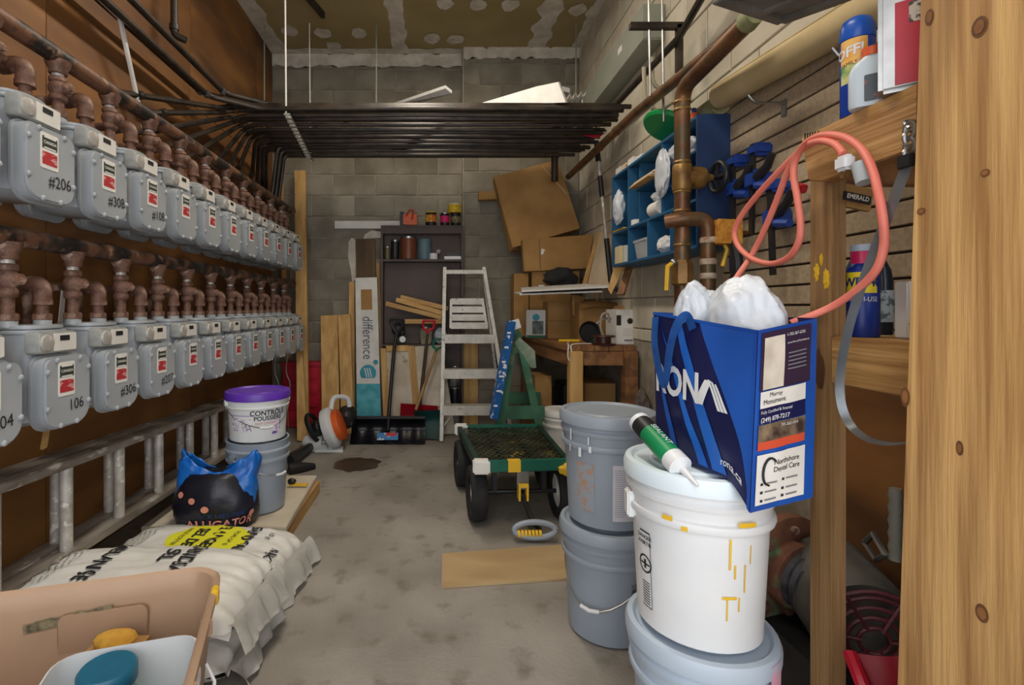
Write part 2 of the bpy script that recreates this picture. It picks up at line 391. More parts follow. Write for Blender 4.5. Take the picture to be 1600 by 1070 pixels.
# ================================================================== GAS METERS ON THE LEFT WALL
XV, XF, PITCH = -1.27, -1.15, .275
def make_meter():
    t = thing('gas_meter', 'grey gas meter', 'gas meter')
    b = new()                                                       # the case: round-shouldered can over a wider belly
    def sec(z, dx, dy, r, ox=0): return [b.verts.new((ox+x, y, z)) for x, y in rrect(dx, dy, r, 4)]
    rows = [sec(*a) for a in ((.02,.12,.15,.05),(.035,.19,.185,.06),(.13,.2,.19,.06),(.16,.195,.18,.065),(.185,.175,.165,.07),(.305,.175,.165,.07))]
    b.faces.new(rows[0][::-1])
    for p, q in zip(rows, rows[1:]): bridge(b, p, q)
    b.faces.new(rows[-1]); obj('case', b, M_meter, t)
    b = new(); prism(b, rrect(.195, .185, .075, 5), .012, Matrix.Translation((0,0,.298))); prism(b, rrect(.18, .17, .07, 5), .012, Matrix.Translation((0,0,.312)))
    obj('top_cap', b, M_meter, t, bev=.003)
    Rf = Matrix(((0,0,1,0),(1,0,0,0),(0,1,0,0),(0,0,0,1)))         # outline (y,z) extruded along x
    for sx, nm in ((1, 'front_cover'), (-1, 'rear_cover')):
        b = new(); S = Matrix.Scale(-1, 4, (1,0,0)) if sx < 0 else Matrix()
        prism(b, rrect(.212, .232, .035, 6, .062), .022, S @ Matrix.Translation((.085,0,.118)) @ Rf)
        prism(b, rrect(.2, .22, .03, 6, .056), .036, S @ Matrix.Translation((.1,0,.118)) @ Rf)
        cv = obj(nm, b, M_meter, t, bev=.007)
        if sx > 0:
            for y, z in ((-.089,.185),(-.089,.075),(.089,.185),(.089,.075),(-.035,.017),(.035,.017),(-.05,.218),(.05,.218)):
                b = new(); lathe(b, [(.0085,0),(.0085,.004),(.004,.008)], 8, Matrix.Translation((.1345,y,z)) @ Matrix.Rotation(PI/2,4,'Y')); obj('screw', b, M_meter, cv)
            b = new(); prism(b, rrect(.07, .105, .006), .0014, Matrix.Translation((.1362,-.012,.158)) @ Rf); lb = obj('rating_plate', b, M_paper, cv)
            b = new(); prism(b, rrect(.058, .036, .002), .0009, Matrix.Translation((.1377,-.012,.182)) @ Rf); obj('plate_print', b, mat('green_black_print', (44,54,47), None, rough=.7), cv)
            for zz, h_ in ((.1985,.006),(.1665,.004)):
                b = new(); prism(b, rrect(.046, h_, .001), .0006, Matrix.Translation((.1384,-.012,zz)) @ Rf); obj('plate_line', b, M_paper, cv)
            text('CANADA', cv, M_paper, (0,0,0), (1,0,0), (0,1,0), .0125, .95, f=lambda x, y: Vector((.1390, -.012+x, .1825+y)), world=False, bold=.02)
    o = [c for c in t.children if c.name.startswith('front_cover')][0]; lb = [c for c in o.children if c.name.startswith('rating_plate')][0]
    # third level only: the red block sits on the cover beside the plate
    b = new(); prism(b, rrect(.058, .038, .002), .0016, Matrix.Translation((.1368,-.012,.136)) @ Rf); obj('red_notice', b, mat('red_notice_print', (178,44,50), (206,150,148), 150, .7, stretch=(1,.25,1), contrast=(.56,.6)), o)
    b = new(); prism(b, rrect(.155, .066, .01), .046, Matrix.Translation((.07,-.018,.272)) @ Rf); ix = obj('index_box', b, M_glass, t, bev=.004)
    b = new(); prism(b, rrect(.094, .054, .004), .003, Matrix.Translation((.1165,.008,.272)) @ Rf); obj('index_dial', b, M_paper, ix)
    b = new(); prism(b, rrect(.04, .016, .001), .002, Matrix.Translation((.1188,.004,.284)) @ Rf); obj('counter_window', b, M_ink, ix)
    b = new(); lathe(b, [(.026,0),(.024,.008),(.01,.01)], 14, Matrix.Translation((.114,-.066,.272)) @ Matrix.Rotation(PI/2,4,'Y')); obj('test_dial', b, M_alu, ix)
    for y in (-.068, .068):
        b = new(); lathe(b, [(.026,.318),(.026,.338)], 14, Matrix.Translation((0,y,0))); obj('spud', b, M_meter, t)
    return t
def make_riser(L):
    """valve and nipples between header (top) and meter (bottom); origin at its lower end"""
    t = thing('valve_riser', 'rusty gas valve', 'gas valve')
    b = new(); lathe(b, [(.031,0),(.031,.024)], 6); obj('union_nut', b, M_rust, t, bev=.003)
    b = new(); lathe(b, [(.018,.02),(.018,L*.34)], 12); obj('nipple', b, M_rust, t)
    b = new(); lathe(b, [(.022,L*.3),(.028,L*.33),(.028,L*.39),(.022,L*.42),(.030,L*.5),(.030,L*.56),(.023,L*.63),(.028,L*.65),(.028,L*.71),(.02,L*.73)], 14); v = obj('valve_body', b, M_rust, t)
    b = new(); cyl(b, (0,0,L*.53), (.043,0,L*.53), .021, .017); obj('valve_key', b, M_rust, v)
    b = new(); cyl(b, (.04,0,L*.53), (.052,0,L*.53), .009, n=6); obj('key_square', b, M_rust, v)
    b = new(); lathe(b, [(.019,L*.7),(.019,L*.8)], 12); obj('nipple', b, M_alu, t)
    b = new(); lathe(b, [(.026,L*.78),(.029,L*.8),(.029,L*.87),(.036,L*.93),(.04,L*1.0)], 14); obj('branch_outlet', b, M_rust, t)
    return t
def make_elbow():
    t = thing('outlet_elbow', 'rusty elbow', 'pipe elbow')
    b = new(); lathe(b, [(.03,0),(.03,.022)], 6); obj('union_nut', b, M_rust, t, bev=.003)
    b = new(); lathe(b, [(.018,.02),(.018,.06)], 12); obj('nipple', b, M_rust, t)
    b = new(); lathe(b, [(.029,.05),(.029,.066),(.025,.068)], 14); 
    tube(b, bend([(0,0,.06),(0,0,.118),(-.07,0,.118)], .05, 6), .026, 14); lathe(b, [(.029,0),(.029,.016)], 14, along((-.06,0,.118),(-.1,0,.118)))
    obj('elbow', b, M_rust, t)
    b = new(); tube(b, bend([(-.06,0,.118),(-.27,0,.118),(-.27,0,-.1)], .04), .017, 10); obj('pipe', b, M_rust, t)
    return t
ROWS = [(1.066, 1.333, 1.26, ['104','106','#306','#207'], 'lower'), (1.748, 1.971, 1.19, [None,'#206','#308','#108'], 'upper')]
OR12 = ['first','second','third','fourth','fifth','sixth','seventh','eighth','ninth','tenth','eleventh','twelfth']
ORD = ['first','second','third','fourth','fifth','sixth','seventh','eighth','ninth']
meter0 = None; elbow0 = None; NUMS = []
for zt, zh, y0, nums, row in ROWS:
    L = zh-zt-.028+.01-.012; riser0 = None
    for k in range(12):
        yv = y0+PITCH*k; yc = yv+.068
        if meter0 is None: meter0 = make_meter(); m = meter0
        else: m = copy_tree(meter0)
        m.location = (XF-.14, yc, zt-.325)
        n = nums[k] if k < len(nums) else None
        who = 'the %s %s meter from the doorway' % (OR12[k], row)
        m['label'] = ('grey gas meter marked %s, %s from the doorway in the %s row' % (n, OR12[k], row)) if n else 'grey gas meter, %s from the doorway in the %s row' % (OR12[k], row)
        m['category'] = 'gas meter'; m['group'] = row+' row of gas meters'
        if n: NUMS.append((n, m, yc, zt))
        if 0: text(n, m, M_ink, (XF-.0035, yc+.03, zt-.325+.07), (0,1,.05), (0,-.05,1), .05, .9, 'marker_number')
        if riser0 is None: riser0 = make_riser(L); r = riser0
        else: r = copy_tree(riser0)
        r.location = (XF-.14, yv, zt+.012); r['label'] = 'rusty gas valve riser over '+who; r['group'] = row+' row of valves'
        if elbow0 is None: elbow0 = make_elbow(); e = elbow0
        else: e = copy_tree(elbow0)
        e.location = (XF-.14, yv+.136, zt+.012); e['label'] = 'rusty outlet elbow on top of '+who; e['group'] = row+' row of outlet elbows'
        for o_, nm in ((r,'valve riser'),(e,'elbow')): pass
    hp = thing('gas_header', 'long rust-mottled gas header pipe over the %s row of meters' % row, 'pipe', (XF-.14, .4, zh))
    b = new(); cyl(b, (XF-.14, .3, zh), (XF-.14, 4.5, zh), .03, n=18); obj('pipe', b, M_header, hp, world=True)
    b = new(); cyl(b, (XF-.14, 4.49, zh), (XF-.14, 4.535, zh), .036, n=18); obj('end_cap', b, M_header, hp, world=True, bev=.005)
for n, m, yc, zt in NUMS: text(n, m, M_ink, (XF-.0035, yc+.03, zt-.325+.072), (0,1,.06), (0,-.06,1), .05, .9, 'marker_number')
# ---- black gas lines: along the rack, then fanning down the left wall
FAN = [(218,149),(255,176),(247,202),(251,232),(292,247),(330,263),(345,277),(373,263),(394,273),(402,285),(410,300),(416,312)]
ZR = 2.46
for i, (px, py) in enumerate(FAN):
    d = 3.42+.085*i; e = WX(px, py, -1.53); j = .01*math.sin(i*2.3)
    path = bend([(1.29-.02*(i % 3), d, ZR+j), (-1.40, d, ZR+j), (-1.44, d-.06, ZR-.03), e, e+(e-Vector((-1.44, d-.06, ZR-.03)))*.22+Vector((-.02,0,0))], .05, 4)
    t = thing('gas_line', 'black steel gas line, %s pipe of the rack counted from the doorway' % (ORD+['tenth','eleventh','twelfth'])[i], 'pipe', (0, d, ZR), group='black gas lines across the rack')
    b = new(); tube(b, path, .0165, 8); obj('pipe', b, M_black, t, world=True)
    for x in (-1.385, -1.05+.13*(i % 4), 1.1-.06*(i % 5)):
        b = new(); cyl(b, (x-.018, d, ZR+j), (x+.018, d, ZR+j), .022, n=10); obj('coupling', b, M_brass if i % 3 == 1 else M_black, t, world=True)
    b = new(); cyl(b, e+Vector((-.002,.02,.01)), e+Vector((0,-.02,-.01)), .022, n=10); obj('elbow', b, M_black, t, world=True)
for i in range(11):
    d = 3.46+.088*i; z = 2.418+.006*math.sin(i*1.7)
    t = thing('gas_line', 'black steel gas line, %s of the lower layer counted from the doorway' % OR12[i], 'pipe', (0, d, z), group='black gas lines in the lower layer of the rack')
    b = new(); tube(b, bend([(1.22-.03*(i % 4), d, z), (-1.30, d, z), (-1.38, d+.02, z-.02 if i < 8 else z-.6)], .05, 4), .0155, 8); obj('pipe', b, M_black, t, world=True)
    b = new(); cyl(b, (1.0-.05*(i % 4), d, z), (1.04-.05*(i % 4), d, z), .021, n=10); obj('coupling', b, M_black, t, world=True)
WALLP = [(-1.45, 3.24, 2.456, 'lowest'), (-1.52, 3.3, 2.50, 'middle'), (-1.40, 3.36, 2.525, 'topmost')]
for x, y, z, w in WALLP:
    b = new(); tube(b, bend([(x, .15, z), (x, y, z), (x+.28, y+.13, z-.03), (1.2, y+.13, z-.03)], .05), .018, 10)
    t = thing('gas_line', '%s of three black gas lines running along the plywood wall into the rack' % w, 'pipe', (x, y, z), group='black gas lines along the wall'); obj('pipe', b, M_black, t, world=True)
    b = new(); cyl(b, (x, y-.05, z), (x, y-.02, z), .024, n=10); obj('coupling', b, M_steel, t, world=True)
p0 = WX(272, 55, -1.5)
t = thing('drop_pipe', 'short black pipe dropping from the ceiling to the wall gas lines', 'pipe', p0)
b = new(); tube(b, bend([(p0.x, p0.y, ZC), p0, p0+Vector((.06,.02,-.02))], .03), .02, 10); obj('pipe', b, M_black, t, world=True)
b = new(); cyl(b, p0+Vector((0,0,.03)), p0+Vector((0,0,.06)), .026, n=10); obj('coupling', b, M_black, t, world=True)
# brown angle rail and hangers under the rack
t = thing('rack_rail', 'dark angle iron rail under the far side of the pipe rack', 'rail', (0, 4.4, 2.42))
b = new(); box(b, (-1.4, 4.40, 2.415), (1.05, 4.44, 2.44)); box(b, (-1.4, 4.43, 2.415), (1.05, 4.44, 2.47)); obj('angle_bar', b, M_black, t, world=True, smooth=False)
b = new(); cyl(b, (1.0, 4.38, 2.43), (1.0, 4.38, 2.2), .03, n=12); obj('end_stub', b, M_black, t, world=True)
t = thing('pipe_hanger', 'pale perforated strap hanger carrying the black pipes on white rods', 'pipe hanger', (-1.0, 3.4, 2.42))
for x, y in ((W(447,160,3.37).x, 3.37), (W(487,160,4.42).x-.01, 4.42)):
    b = new(); tube(b, [(x, y, 2.38), (x-.01, y, ZC)], .006, 6); obj('rod', b, M_paper, t, world=True)
xa, xb = W(449,160,3.37).x, W(487,160,4.42).x-.01
b = new(); beam(b, (xa, 3.36, 2.388), (xb, 4.43, 2.388), .04, .012); hs = obj('strap', b, M_galv, t, world=True)
for k in range(14):
    f_ = k/13; b = new(); x = xa+(xb-xa)*f_; y = 3.39+1.0*f_; cyl(b, (x, y, 2.382), (x, y, 2.371), .019, n=8); obj('bolt', b, M_paper, hs, world=True)
for px, d, g in ((413, 4.42, 'left'), (588, 4.42, 'mid'), (900, 4.42, 'right')):
    x = W(px, 100, d).x; b = new(); tube(b, [(x, d, 2.45), (x, d, ZC)], .006, 6)
    tag(obj('hanger_rod', b, M_galv), {'left':'thin threaded rod beside the plywood wall above the rack','mid':'thin threaded rod above the middle of the rack','right':'thin threaded rod by the grey wireway'}[g], 'rod', 'threaded rods over the rack')
b = new(); beam(b, (-1.13, 3.55, ZC-.03), (-.95, 4.25, ZC-.03), .03, .05); tag(obj('ceiling_rail', b, M_black), 'black steel rail fixed on the brown ceiling', 'rail')
# white conduit and tag on the wall
b = new(); tube(b, [WX(150,-8,-1.5), WX(187,28,-1.5), WX(225,203,-1.55)], .012, 6); tag(obj('white_cable', b, M_paper), 'thin white cable cover bent across the plywood behind upper header', 'cable')
b = new(); slab(b, [WX(98,442,-1.42), WX(104,444,-1.42), WX(99,505,-1.42), WX(92,503,-1.42)], .004); tag(obj('hanging_tag', b, M_paper), 'narrow white strip hanging behind the lower header pipe', 'tag')
b = new(); beam(b, WX(68,700,-1.4), WX(76,655,-1.45), .02, .01, (0,1,0)); tag(obj('wood_stick', b, M_pine), 'thin bare wood stick poking out under meter 106', 'stick')
# ---- boards and trim lying on the rack
def sheet(name, px, t, m, label, cat, group=None, bev=0):
    b = new(); slab(b, [W(*p) for p in px], t); o = obj(name, b, m, bev=bev); return tag(o, label, cat, group)
sheet('white_board', [(735,166,3.95),(884,160,3.35),(872,128,3.35),(838,135,3.6)], .02, M_paper, 'wide white foam board lying on the pipe rack', 'board')
sheet('white_trim', [(612,166,4.1),(640,166,4.1),(706,146,3.5),(696,138,3.5)], .02, M_paper, 'narrow white grooved trim strip on the pipe rack', 'trim strip')
b = new(); P0, P1 = W(862,160,3.55), W(918,150,3.5); grid(b, lambda u, v: P0.lerp(P1, u)+Vector((0, .25*v-.0, .02*math.sin(u*40)+.02+.04*v*0)), 60, 2)
bmesh.ops.solidify(b, geom=b.faces[:], thickness=.006); tag(obj('corrugated_strip', b, M_paper), 'white corrugated plastic strip at the right end of rack', 'plastic strip')
b = new(); beam(b, W(850,158,3.6), W(885,140,3.4), .06, .03); tag(obj('white_block', b, M_paper), 'short white trim offcut beside the corrugated strip', 'offcut')
# ================================================================== LEFT SIDE, ON AND NEAR THE FLOOR
ztop = lambda d: .564-.045*(d-1.84); zbot = lambda d: .235-.02*(d-1.84)
t = thing('extension_ladder', 'aluminium extension ladder hung on its side below the meters', 'ladder', (-1.37, 2.6, .2))
for X in (-1.335, -1.415):
    for zf, nm in ((ztop, 'rail'), (zbot, 'rail')):
        b = new(); beam(b, (X, .95, zf(.95)), (X, 4.2, zf(4.2)), .072, .03); obj(nm, b, M_rail, t, world=True, bev=.004)
    for k in range(-3, 8):
        d = 1.84+.305*k+(.06 if X < -1.4 else 0)
        b = new(); cyl(b, (X, d, zbot(d)), (X, d, ztop(d)), .021, n=12); obj('rung', b, M_alu, t, world=True)
for i, y in enumerate((1.35, 3.45)):
    b = new(); tube(b, bend([(XL, y, ztop(y)-.04), (-1.30, y, ztop(y)-.04), (-1.285, y, ztop(y)+.03)], .02), .008, 6)
    b2 = tag(obj('ladder_hook', b, M_black), ['black wall hook carrying the ladder beneath meter 104', 'black wall hook carrying the ladder near its far end'][i], 'hook', 'ladder hooks')
# ---- pails
def make_pail(name, label, h, rt, rb, m, mlid, handle_a=None, group=None, lid=True, mgrip=M_white, hang=.1):
    t = thing(name, label, 'bucket', group=group); s = h/.37; k = (rt-rb)/h; R = lambda z: rb+k*z
    b = new(); pr = [(rb-.012,0),(rb,.008)]
    for z, o in ((.262,0),(.264,.010),(.272,.012),(.280,.010),(.284,.003),(.310,.004),(.312,.011),(.322,.012),(.330,.004),(.352,.004),(.365,.006)): pr.append((R(z*s)+o, z*s))
    pr += [(R(.365*s)-.004, .365*s), (R(.30*s)-.006, .30*s)]
    lathe(b, pr, 40, cap1=True); obj('pail', b, m, t)
    if lid:
        b = new(); r = rt+.010
        lathe(b, [(r-.004,h-.03),(r+.004,h-.028),(r+.005,h-.004),(r,h+.008),(r-.012,h+.010),(r-.02,h+.002),(r-.055,h+.001),(r-.06,h+.006),(.001,h+.006)], 40, cap0=True); obj('lid', b, mlid, t)
    if handle_a is not None:
        z0 = .3*s; c, sn = math.cos(handle_a), math.sin(handle_a); rr = R(z0)+.014; pts = []
        for q in range(17):
            a = PI*q/16; u = math.cos(a)*rr; v = math.sin(a)
            px_, py_ = u, v*(math.sqrt(max(rr*rr-u*u, 0))+.004)
            pts.append((px_*sn+py_*c, -px_*c+py_*sn, z0-hang*math.sin(a)))
        b = new(); tube(b, pts, .0025, 6); hd = obj('bail_handle', b, M_steel, t)
        b = new(); tube(b, pts[7:10], .0065, 8); obj('grip', b, mgrip, hd)
        for sg in (-1, 1):
            b = new(); cyl(b, (sg*rr*sn*.93, -sg*rr*c*.93, z0), (sg*rr*sn*1.02, -sg*rr*c*1.02, z0), .016, n=12); obj('handle_boss', b, m, t)
    return t
def pail_label(t, m, z0, z1, a0, a1, h, rt, rb, lift=.0015, name='label_sheet'):
    k = (rt-rb)/h; b = new(); cylpatch(b, rb+k*z0+lift, rb+k*z1+lift, z0, z1, a0, a1); return obj(name, b, m, t)
def pail_text(t, s, m, z, a, size, h, rt, rb, wide=1, lift=.003, bold=0, align='CENTER'):
    k = (rt-rb)/h
    def f(x, y):
        zz = z+y; r = rb+k*zz+lift; aa = a+x/r; return Vector((r*math.cos(aa), r*math.sin(aa), zz))
    return text(s, t, m, (0,0,0), (1,0,0), (0,1,0), size, wide, f=f, world=False, bold=bold, align=align)
# platform with the dust-control pail on a grey pail
b = new(); slab(b, [(-1.38, 2.38, .1), (-.705, 2.38, .1), (-.735, 3.11, .1), (-1.38, 3.11, .1)], .03)
pf = thing('platform_board', 'pale painted board on battens under the purple-lidded pail', 'board', (-1.05, 2.7, 0))
obj('board', b, mat('pale_paint', (206,196,178), (186,174,152), 5, .7, bump=.1), pf, world=True, bev=.003)
for x in (-.735, -1.32):
    b = new(); box(b, (x-.02, 2.40, 0), (x+.02, 3.1, .07)); obj('batten', b, M_piney, pf, world=True, smooth=False)
bx, by = W(403, 0, 2.62).x, 2.62
cam_a = lambda x, y: math.atan2(-y, -x)
p1 = make_pail('grey_pail', 'grey plastic pail on the pale board under the white dust-control tub', .36, .15, .132, M_greypail, M_greypail, cam_a(bx, by)+.75, lid=False, hang=.1); p1.location = (bx, by, .101)
p2 = make_pail('white_tub', 'white dust-control tub with purple lid on a grey pail', .235, .147, .135, M_white, M_purple, cam_a(bx, by)+.25, hang=.11); p2.location = (bx, by, .455)
a0 = cam_a(bx, by)
pl = (.235, .147, .135)
for z0, z1, u0, u1, m in ((.135,.14,-1.1,-.15,'l'),(.06,.1,-1.0,-.66,'g'),(.06,.1,-.56,-.2,'g'),(.112,.126,-1.05,-.7,'g'),(.11,.12,-.6,-.2,'g')):
    pail_label(p2, mat('lavender_print', (176,150,206), None) if m == 'l' else mat('fine_print', (238,236,240), (150,140,165), 160, .7, contrast=(.48,.52)), z0, z1, a0+u0, a0+u1, *pl, name='print')
pail_label(p2, M_redp, .168, .174, a0+.0, a0+.85, *pl, name='red_stripe')
pail_text(p2, 'CONTRÔLE', M_ink, .148, a0+.36, .034, *pl, bold=.02); pail_text(p2, 'POUSSIÈRE', M_ink, .122, a0+.36, .030, *pl, bold=.02)
pail_label(p2, mat('purple_art', (120,86,168), (230,220,236), 30, .6, contrast=(.45,.55)), .04, .105, a0+.5, a0+.85, *pl, name='purple_art')
pail_text(p2, 'DUST CONTROL', M_redp, .098, a0+.28, .014, *pl)
b = new(); beam(b, W(452,757,2.9), W(481,757,2.9), .02, .012); kn = thing('utility_knife', 'yellow and black utility knife on the pale board', 'knife', W(465,762,2.9))
obj('body', b, M_yellow, kn, world=True, bev=.003)
b = new(); blob(b, W(456,752,2.9), (.025,.015,.02), .2, sub=2); obj('head', b, M_dark, kn, world=True)
# ---- bags of salt, pillow shaped
def pillow(name, label, c, lx, ly, h, rz, seed, base=0):
    b = new(); nu, nv = 40, 28; wr = []
    def f(u, v, top):
        x, y = 2*u-1, 2*v-1; e = max(0, (1-abs(x)**4))**.55*max(0, (1-abs(y)**4))**.55
        w = .006*noise.noise((x*3+seed, y*9, seed))+.003*noise.noise((x*11, y*5+seed, seed)); w += .014*noise.noise((y*14, seed, abs(x)*2))*max(0, abs(x)-.5)*2
        z = (h*(.35+.65*e)+w*1.2*(.3+e)) if top else h*.35*(1-e)
        if not top: z = max(z, 0)
        pin = 1-.05*(1-e); ruff = .03*math.sin(y*16+seed)*max(0, abs(x)-.85)*4
        return Vector((x*lx/2*pin, y*ly/2*pin*(1-.06*max(0,abs(x)-.7)/.3), max(.002, z+ruff*(1 if top else .0))))
    grid(b, lambda u, v: f(u, v, True), nu, nv); grid(b, lambda u, v: f(u, v, False)-Vector((0,0,.0)), nu, nv)
    bmesh.ops.remove_doubles(b, verts=b.verts, dist=.0008)
    t = thing(name, label, 'salt bag', c, rz, 'white salt bags'); t.location.z = base
    obj('bag_body', b, M_bagwhite, t, ang=3)
    return t, (lambda x, y: f(min(max(x/lx+.5,.02),.98), min(max(y/ly+.5,.02),.98), True)+Vector((0,0,.004)))
def ruffle(t, p0, p1, drop, seed, out=(.06,-.02)):
    """crimped loose end of the sack, hanging to the floor"""
    P0, P1 = Vector(p0), Vector(p1); b = new()
    def f(u, v):
        p = P0.lerp(P1, u); k = (.016*noise.noise((u*7, v*1.5, seed))+.005*noise.noise((u*25, v*2, seed)))*(.5+v)
        return p+Vector((out[0]*v+k, out[1]*v+k*.4, -drop*v*(.8+.25*noise.noise((u*4, seed, 0)))+.02*math.sin(v*PI)))
    grid(b, f, 36, 8); bmesh.ops.solidify(b, geom=b.faces[:], thickness=.004); return obj('crimped_end', b, M_bagwhite, t, ang=3)
s1, f1 = pillow('salt_bag', 'white sand-and-salt sack with yellow oval print beside the ice melter bag', (-.99, 2.12, 0), .80, .50, .155, -.08, 3.1)
ruffle(s1, (.385,-.2,.10), (.40,.2,.10), .10, 1.2)
s2, f2 = pillow('salt_bag', 'white sand-and-salt sack lying between the tan bin and the yellow-printed sack', (-.975, 1.68, 0), .80, .44, .15, -.03, 8.4, .125)
ruffle(s2, (.372,-.18,.07), (.385,.18,.07), .10, 4.2)
s3, f3 = pillow('salt_bag', 'white salt sack at the bottom, under the sack beside the tan bin', (-1.0, 1.66, 0), .80, .42, .14, .02, 5.4)
ruffle(s3, (.385,-.18,.07), (.395,.18,.07), .06, 2.2)
def bag_oval(t, f, cx, cy, rx, ry, m):
    b = new(); n = 24; ctr = b.verts.new(f(cx, cy)); prev = None; rings = []
    for rr in (.33,.66,1):
        rings.append([b.verts.new(f(cx+rx*rr*math.cos(2*PI*k/n), cy+ry*rr*math.sin(2*PI*k/n))) for k in range(n)])
    for k in range(n): b.faces.new((ctr, rings[0][k], rings[0][(k+1)%n]))
    bridge(b, rings[0], rings[1]); bridge(b, rings[1], rings[2]); obj('yellow_oval', b, m, t)
def bag_text(t, f, s, cx, cy, size, wide=1, m=M_ink, bold=.0):
    # lettering reads towards the aisle end, lines stacked along the sack
    g = lambda x, y: f(cx+y, cy-x)+Vector((0,0,.002)); text(s, t, m, (0,0,0), (1,0,0), (0,1,0), size, wide, f=g, world=False, bold=bold)
bag_oval(s1, f1, .03, .02, .17, .14, M_lime)
for s, cx, sz in (('SANDSALT', .19, .062), ('MELANGE DE', .055, .066), ('MELT MIX OF', .105, .0), ('SEL DE', -.025, .066)):
    if sz: bag_text(s1, f1, s, cx, .02, sz, .85, bold=.03)
bag_text(s1, f1, 'ROAD SAND', .13, .02, .026, .9); bag_text(s1, f1, 'SABLE ROUTIER', -.085, .02, .026, .9)
bag_text(s1, f1, 'NIKKEL', .33, -.06, .05, .8, bold=.02); bag_text(s1, f1, '20 kg', .275, .08, .03, .8)
for k in range(4): bag_text(s1, f1, 'store in a dry place keep away from children', -.23-.022*k, .02, .014, 1)
for s, cx, cy in (('MELANGE', -.14, .02), ('SEL', .06, .06), ('SANDSALT', .13, .02)): bag_text(s2, f2, s, cx, cy, .066, .85, bold=.03)
for k in range(5): bag_text(s2, f2, 'store in a dry place keep away from children', -.26-.022*k, .02, .014, 1)
# ---- ice melter bag: black body, blue twisted top
ic = thing('ice_melter_bag', 'black and blue bag of ice melter with knotted blue top', 'bag', (-1.045, 2.42, .101))
b = new()
def prof(u, v):
    a = 2*PI*u; z = .25*v; r = (.165+.03*math.sin(v*PI))*(1-.25*v**3); k = 1+.06*noise.noise((math.cos(a)*2, math.sin(a)*2, v*3))+.03*noise.noise((math.cos(a)*6, math.sin(a)*6, v*8))
    return Vector((r*1.05*k*math.cos(a), r*.72*k*math.sin(a), z))
grid(b, prof, 40, 14); bmesh.ops.remove_doubles(b, verts=b.verts, dist=.0005); bmesh.ops.holes_fill(b, edges=b.edges)
obj('bag_body', b, mat('ice_bag_black', (26,26,36), (20,24,44), 6, .35, bump=.5, bscale=12), ic, ang=3)
b = new()
def topf(u, v):
    a = 2*PI*u; c = math.cos(a); e = abs(c); q = (c*2.6, math.sin(a)*2.6, v*3.5); nz = noise.noise(q)+.5*noise.noise((q[0]*2.4, q[1]*2.4, q[2]*2))
    r = .176*(1-.22*v)*(1+.13*nz*(.3+v))
    z = .165+.02*math.cos(a+.6)-.095*max(0, math.cos(a-(-PI/2+.75)))*(1-v)+v*(.085+.11*e**1.5*(1.1 if c < 0 else .75))+.035*nz*v
    return Vector((r*1.08*c+v*(.05 if c > 0 else -.01)*e, r*.74*math.sin(a)*(1-.5*v), z))
grid(b, topf, 72, 16); bmesh.ops.remove_doubles(b, verts=b.verts, dist=.0005); bmesh.ops.solidify(b, geom=b.faces[:], thickness=.004)
obj('blue_top', b, mat('ice_bag_blue', (24,116,206), (16,88,180), 9, .3, bump=.6, bscale=14, c3=(120,190,236), s3=16, t3=(.64,.7)), ic, ang=3)
def onbag(xa, z, lift=.006): return prof((a_front+xa)/(2*PI), z/.25)*1.0+Vector((math.cos(a_front+xa)*lift, math.sin(a_front+xa)*lift, 0))
a_front = -PI/2+.42
M_peach = mat('peach_print', (226,150,130), None, rough=.5)
text('ALLIGATOR', ic, M_peach, (0,0,0), (1,0,0), (0,1,0), .052, .95, f=lambda x, y: onbag(x/.16, .045+y), world=False, bold=.02)
text('ICE MELTER', ic, M_bluec, (0,0,0), (1,0,0), (0,1,0), .026, 1.2, f=lambda x, y: onbag(x/.16, .085+y), world=False)
for xa, z in ((-1.05,.172),(-.72,.15),(-.38,.118),(.75,.075)):
    b = new(); n = 14; b.faces.new([b.verts.new(onbag(xa+.085*math.cos(2*PI*k/n), z+.014*math.sin(2*PI*k/n))) for k in range(n)]); obj('round_print', b, M_peach, ic)
# ---- tan storage bin with things inside
BC = [(-1.14, 1.22), (-.60, 1.375), (-.43, .86), (-.97, .70)]      # rim corners: back left, back right, front right, front left
ctr = Vector((sum(p[0] for p in BC)/4, sum(p[1] for p in BC)/4, 0)); AX = (Vector((*BC[1],0))-Vector((*BC[0],0))); AXn = AX.normalized(); rz = math.atan2(AX.y, AX.x)
bin_ = thing('storage_bin', 'tan plastic storage bin with split rim beside the salt sacks', 'storage bin', (ctr.x, ctr.y, 0), rz)
b = new(); rows = []
for z, w, dp, r in ((0,.47,.43,.06),(.005,.48,.44,.06),(.38,.56,.52,.07),(.40,.585,.545,.08),(.425,.59,.55,.08),(.432,.575,.535,.075),(.425,.555,.515,.07),(.38,.545,.505,.065),(.012,.465,.425,.055)):
    rows.append([b.verts.new((x, y, z)) for x, y in rrect(w, dp, r, 6)])
for p, q in zip(rows, rows[1:]): bridge(b, p, q)
b.faces.new(rows[0][::-1]); b.faces.new(rows[-1]); obj('tub', b, M_tan, bin_, ang=.9)
b = new(); prism(b, rrect(.20, .16, .02), .006, Matrix.Translation((.02,.246,.29)) @ Matrix.Rotation(PI/2+.04,4,'X')); obj('recessed_panel', b, M_tan, bin_, bev=.003)
b = new(); prism(b, ragged(-.13,0,.06,.02,.022,9,20), .004, Matrix.Translation((-.02,.2435,.345)) @ Matrix.Rotation(PI/2+.04,4,'X')); obj('torn_gap', b, mat('torn_edge', (150,140,110), (90,84,66), 60, .9), bin_)
for k in range(3):
    b = new(); box(b, (.275,.02-.2*k,.385), (.299,.035-.2*k,.424)); obj('rim_rib', b, M_tan, bin_, bev=.004)
b = new(); box(b, (.283,.12,.40),(.299,.15,.436)); obj('yellow_smear', b, M_yellow, bin_, bev=.003)
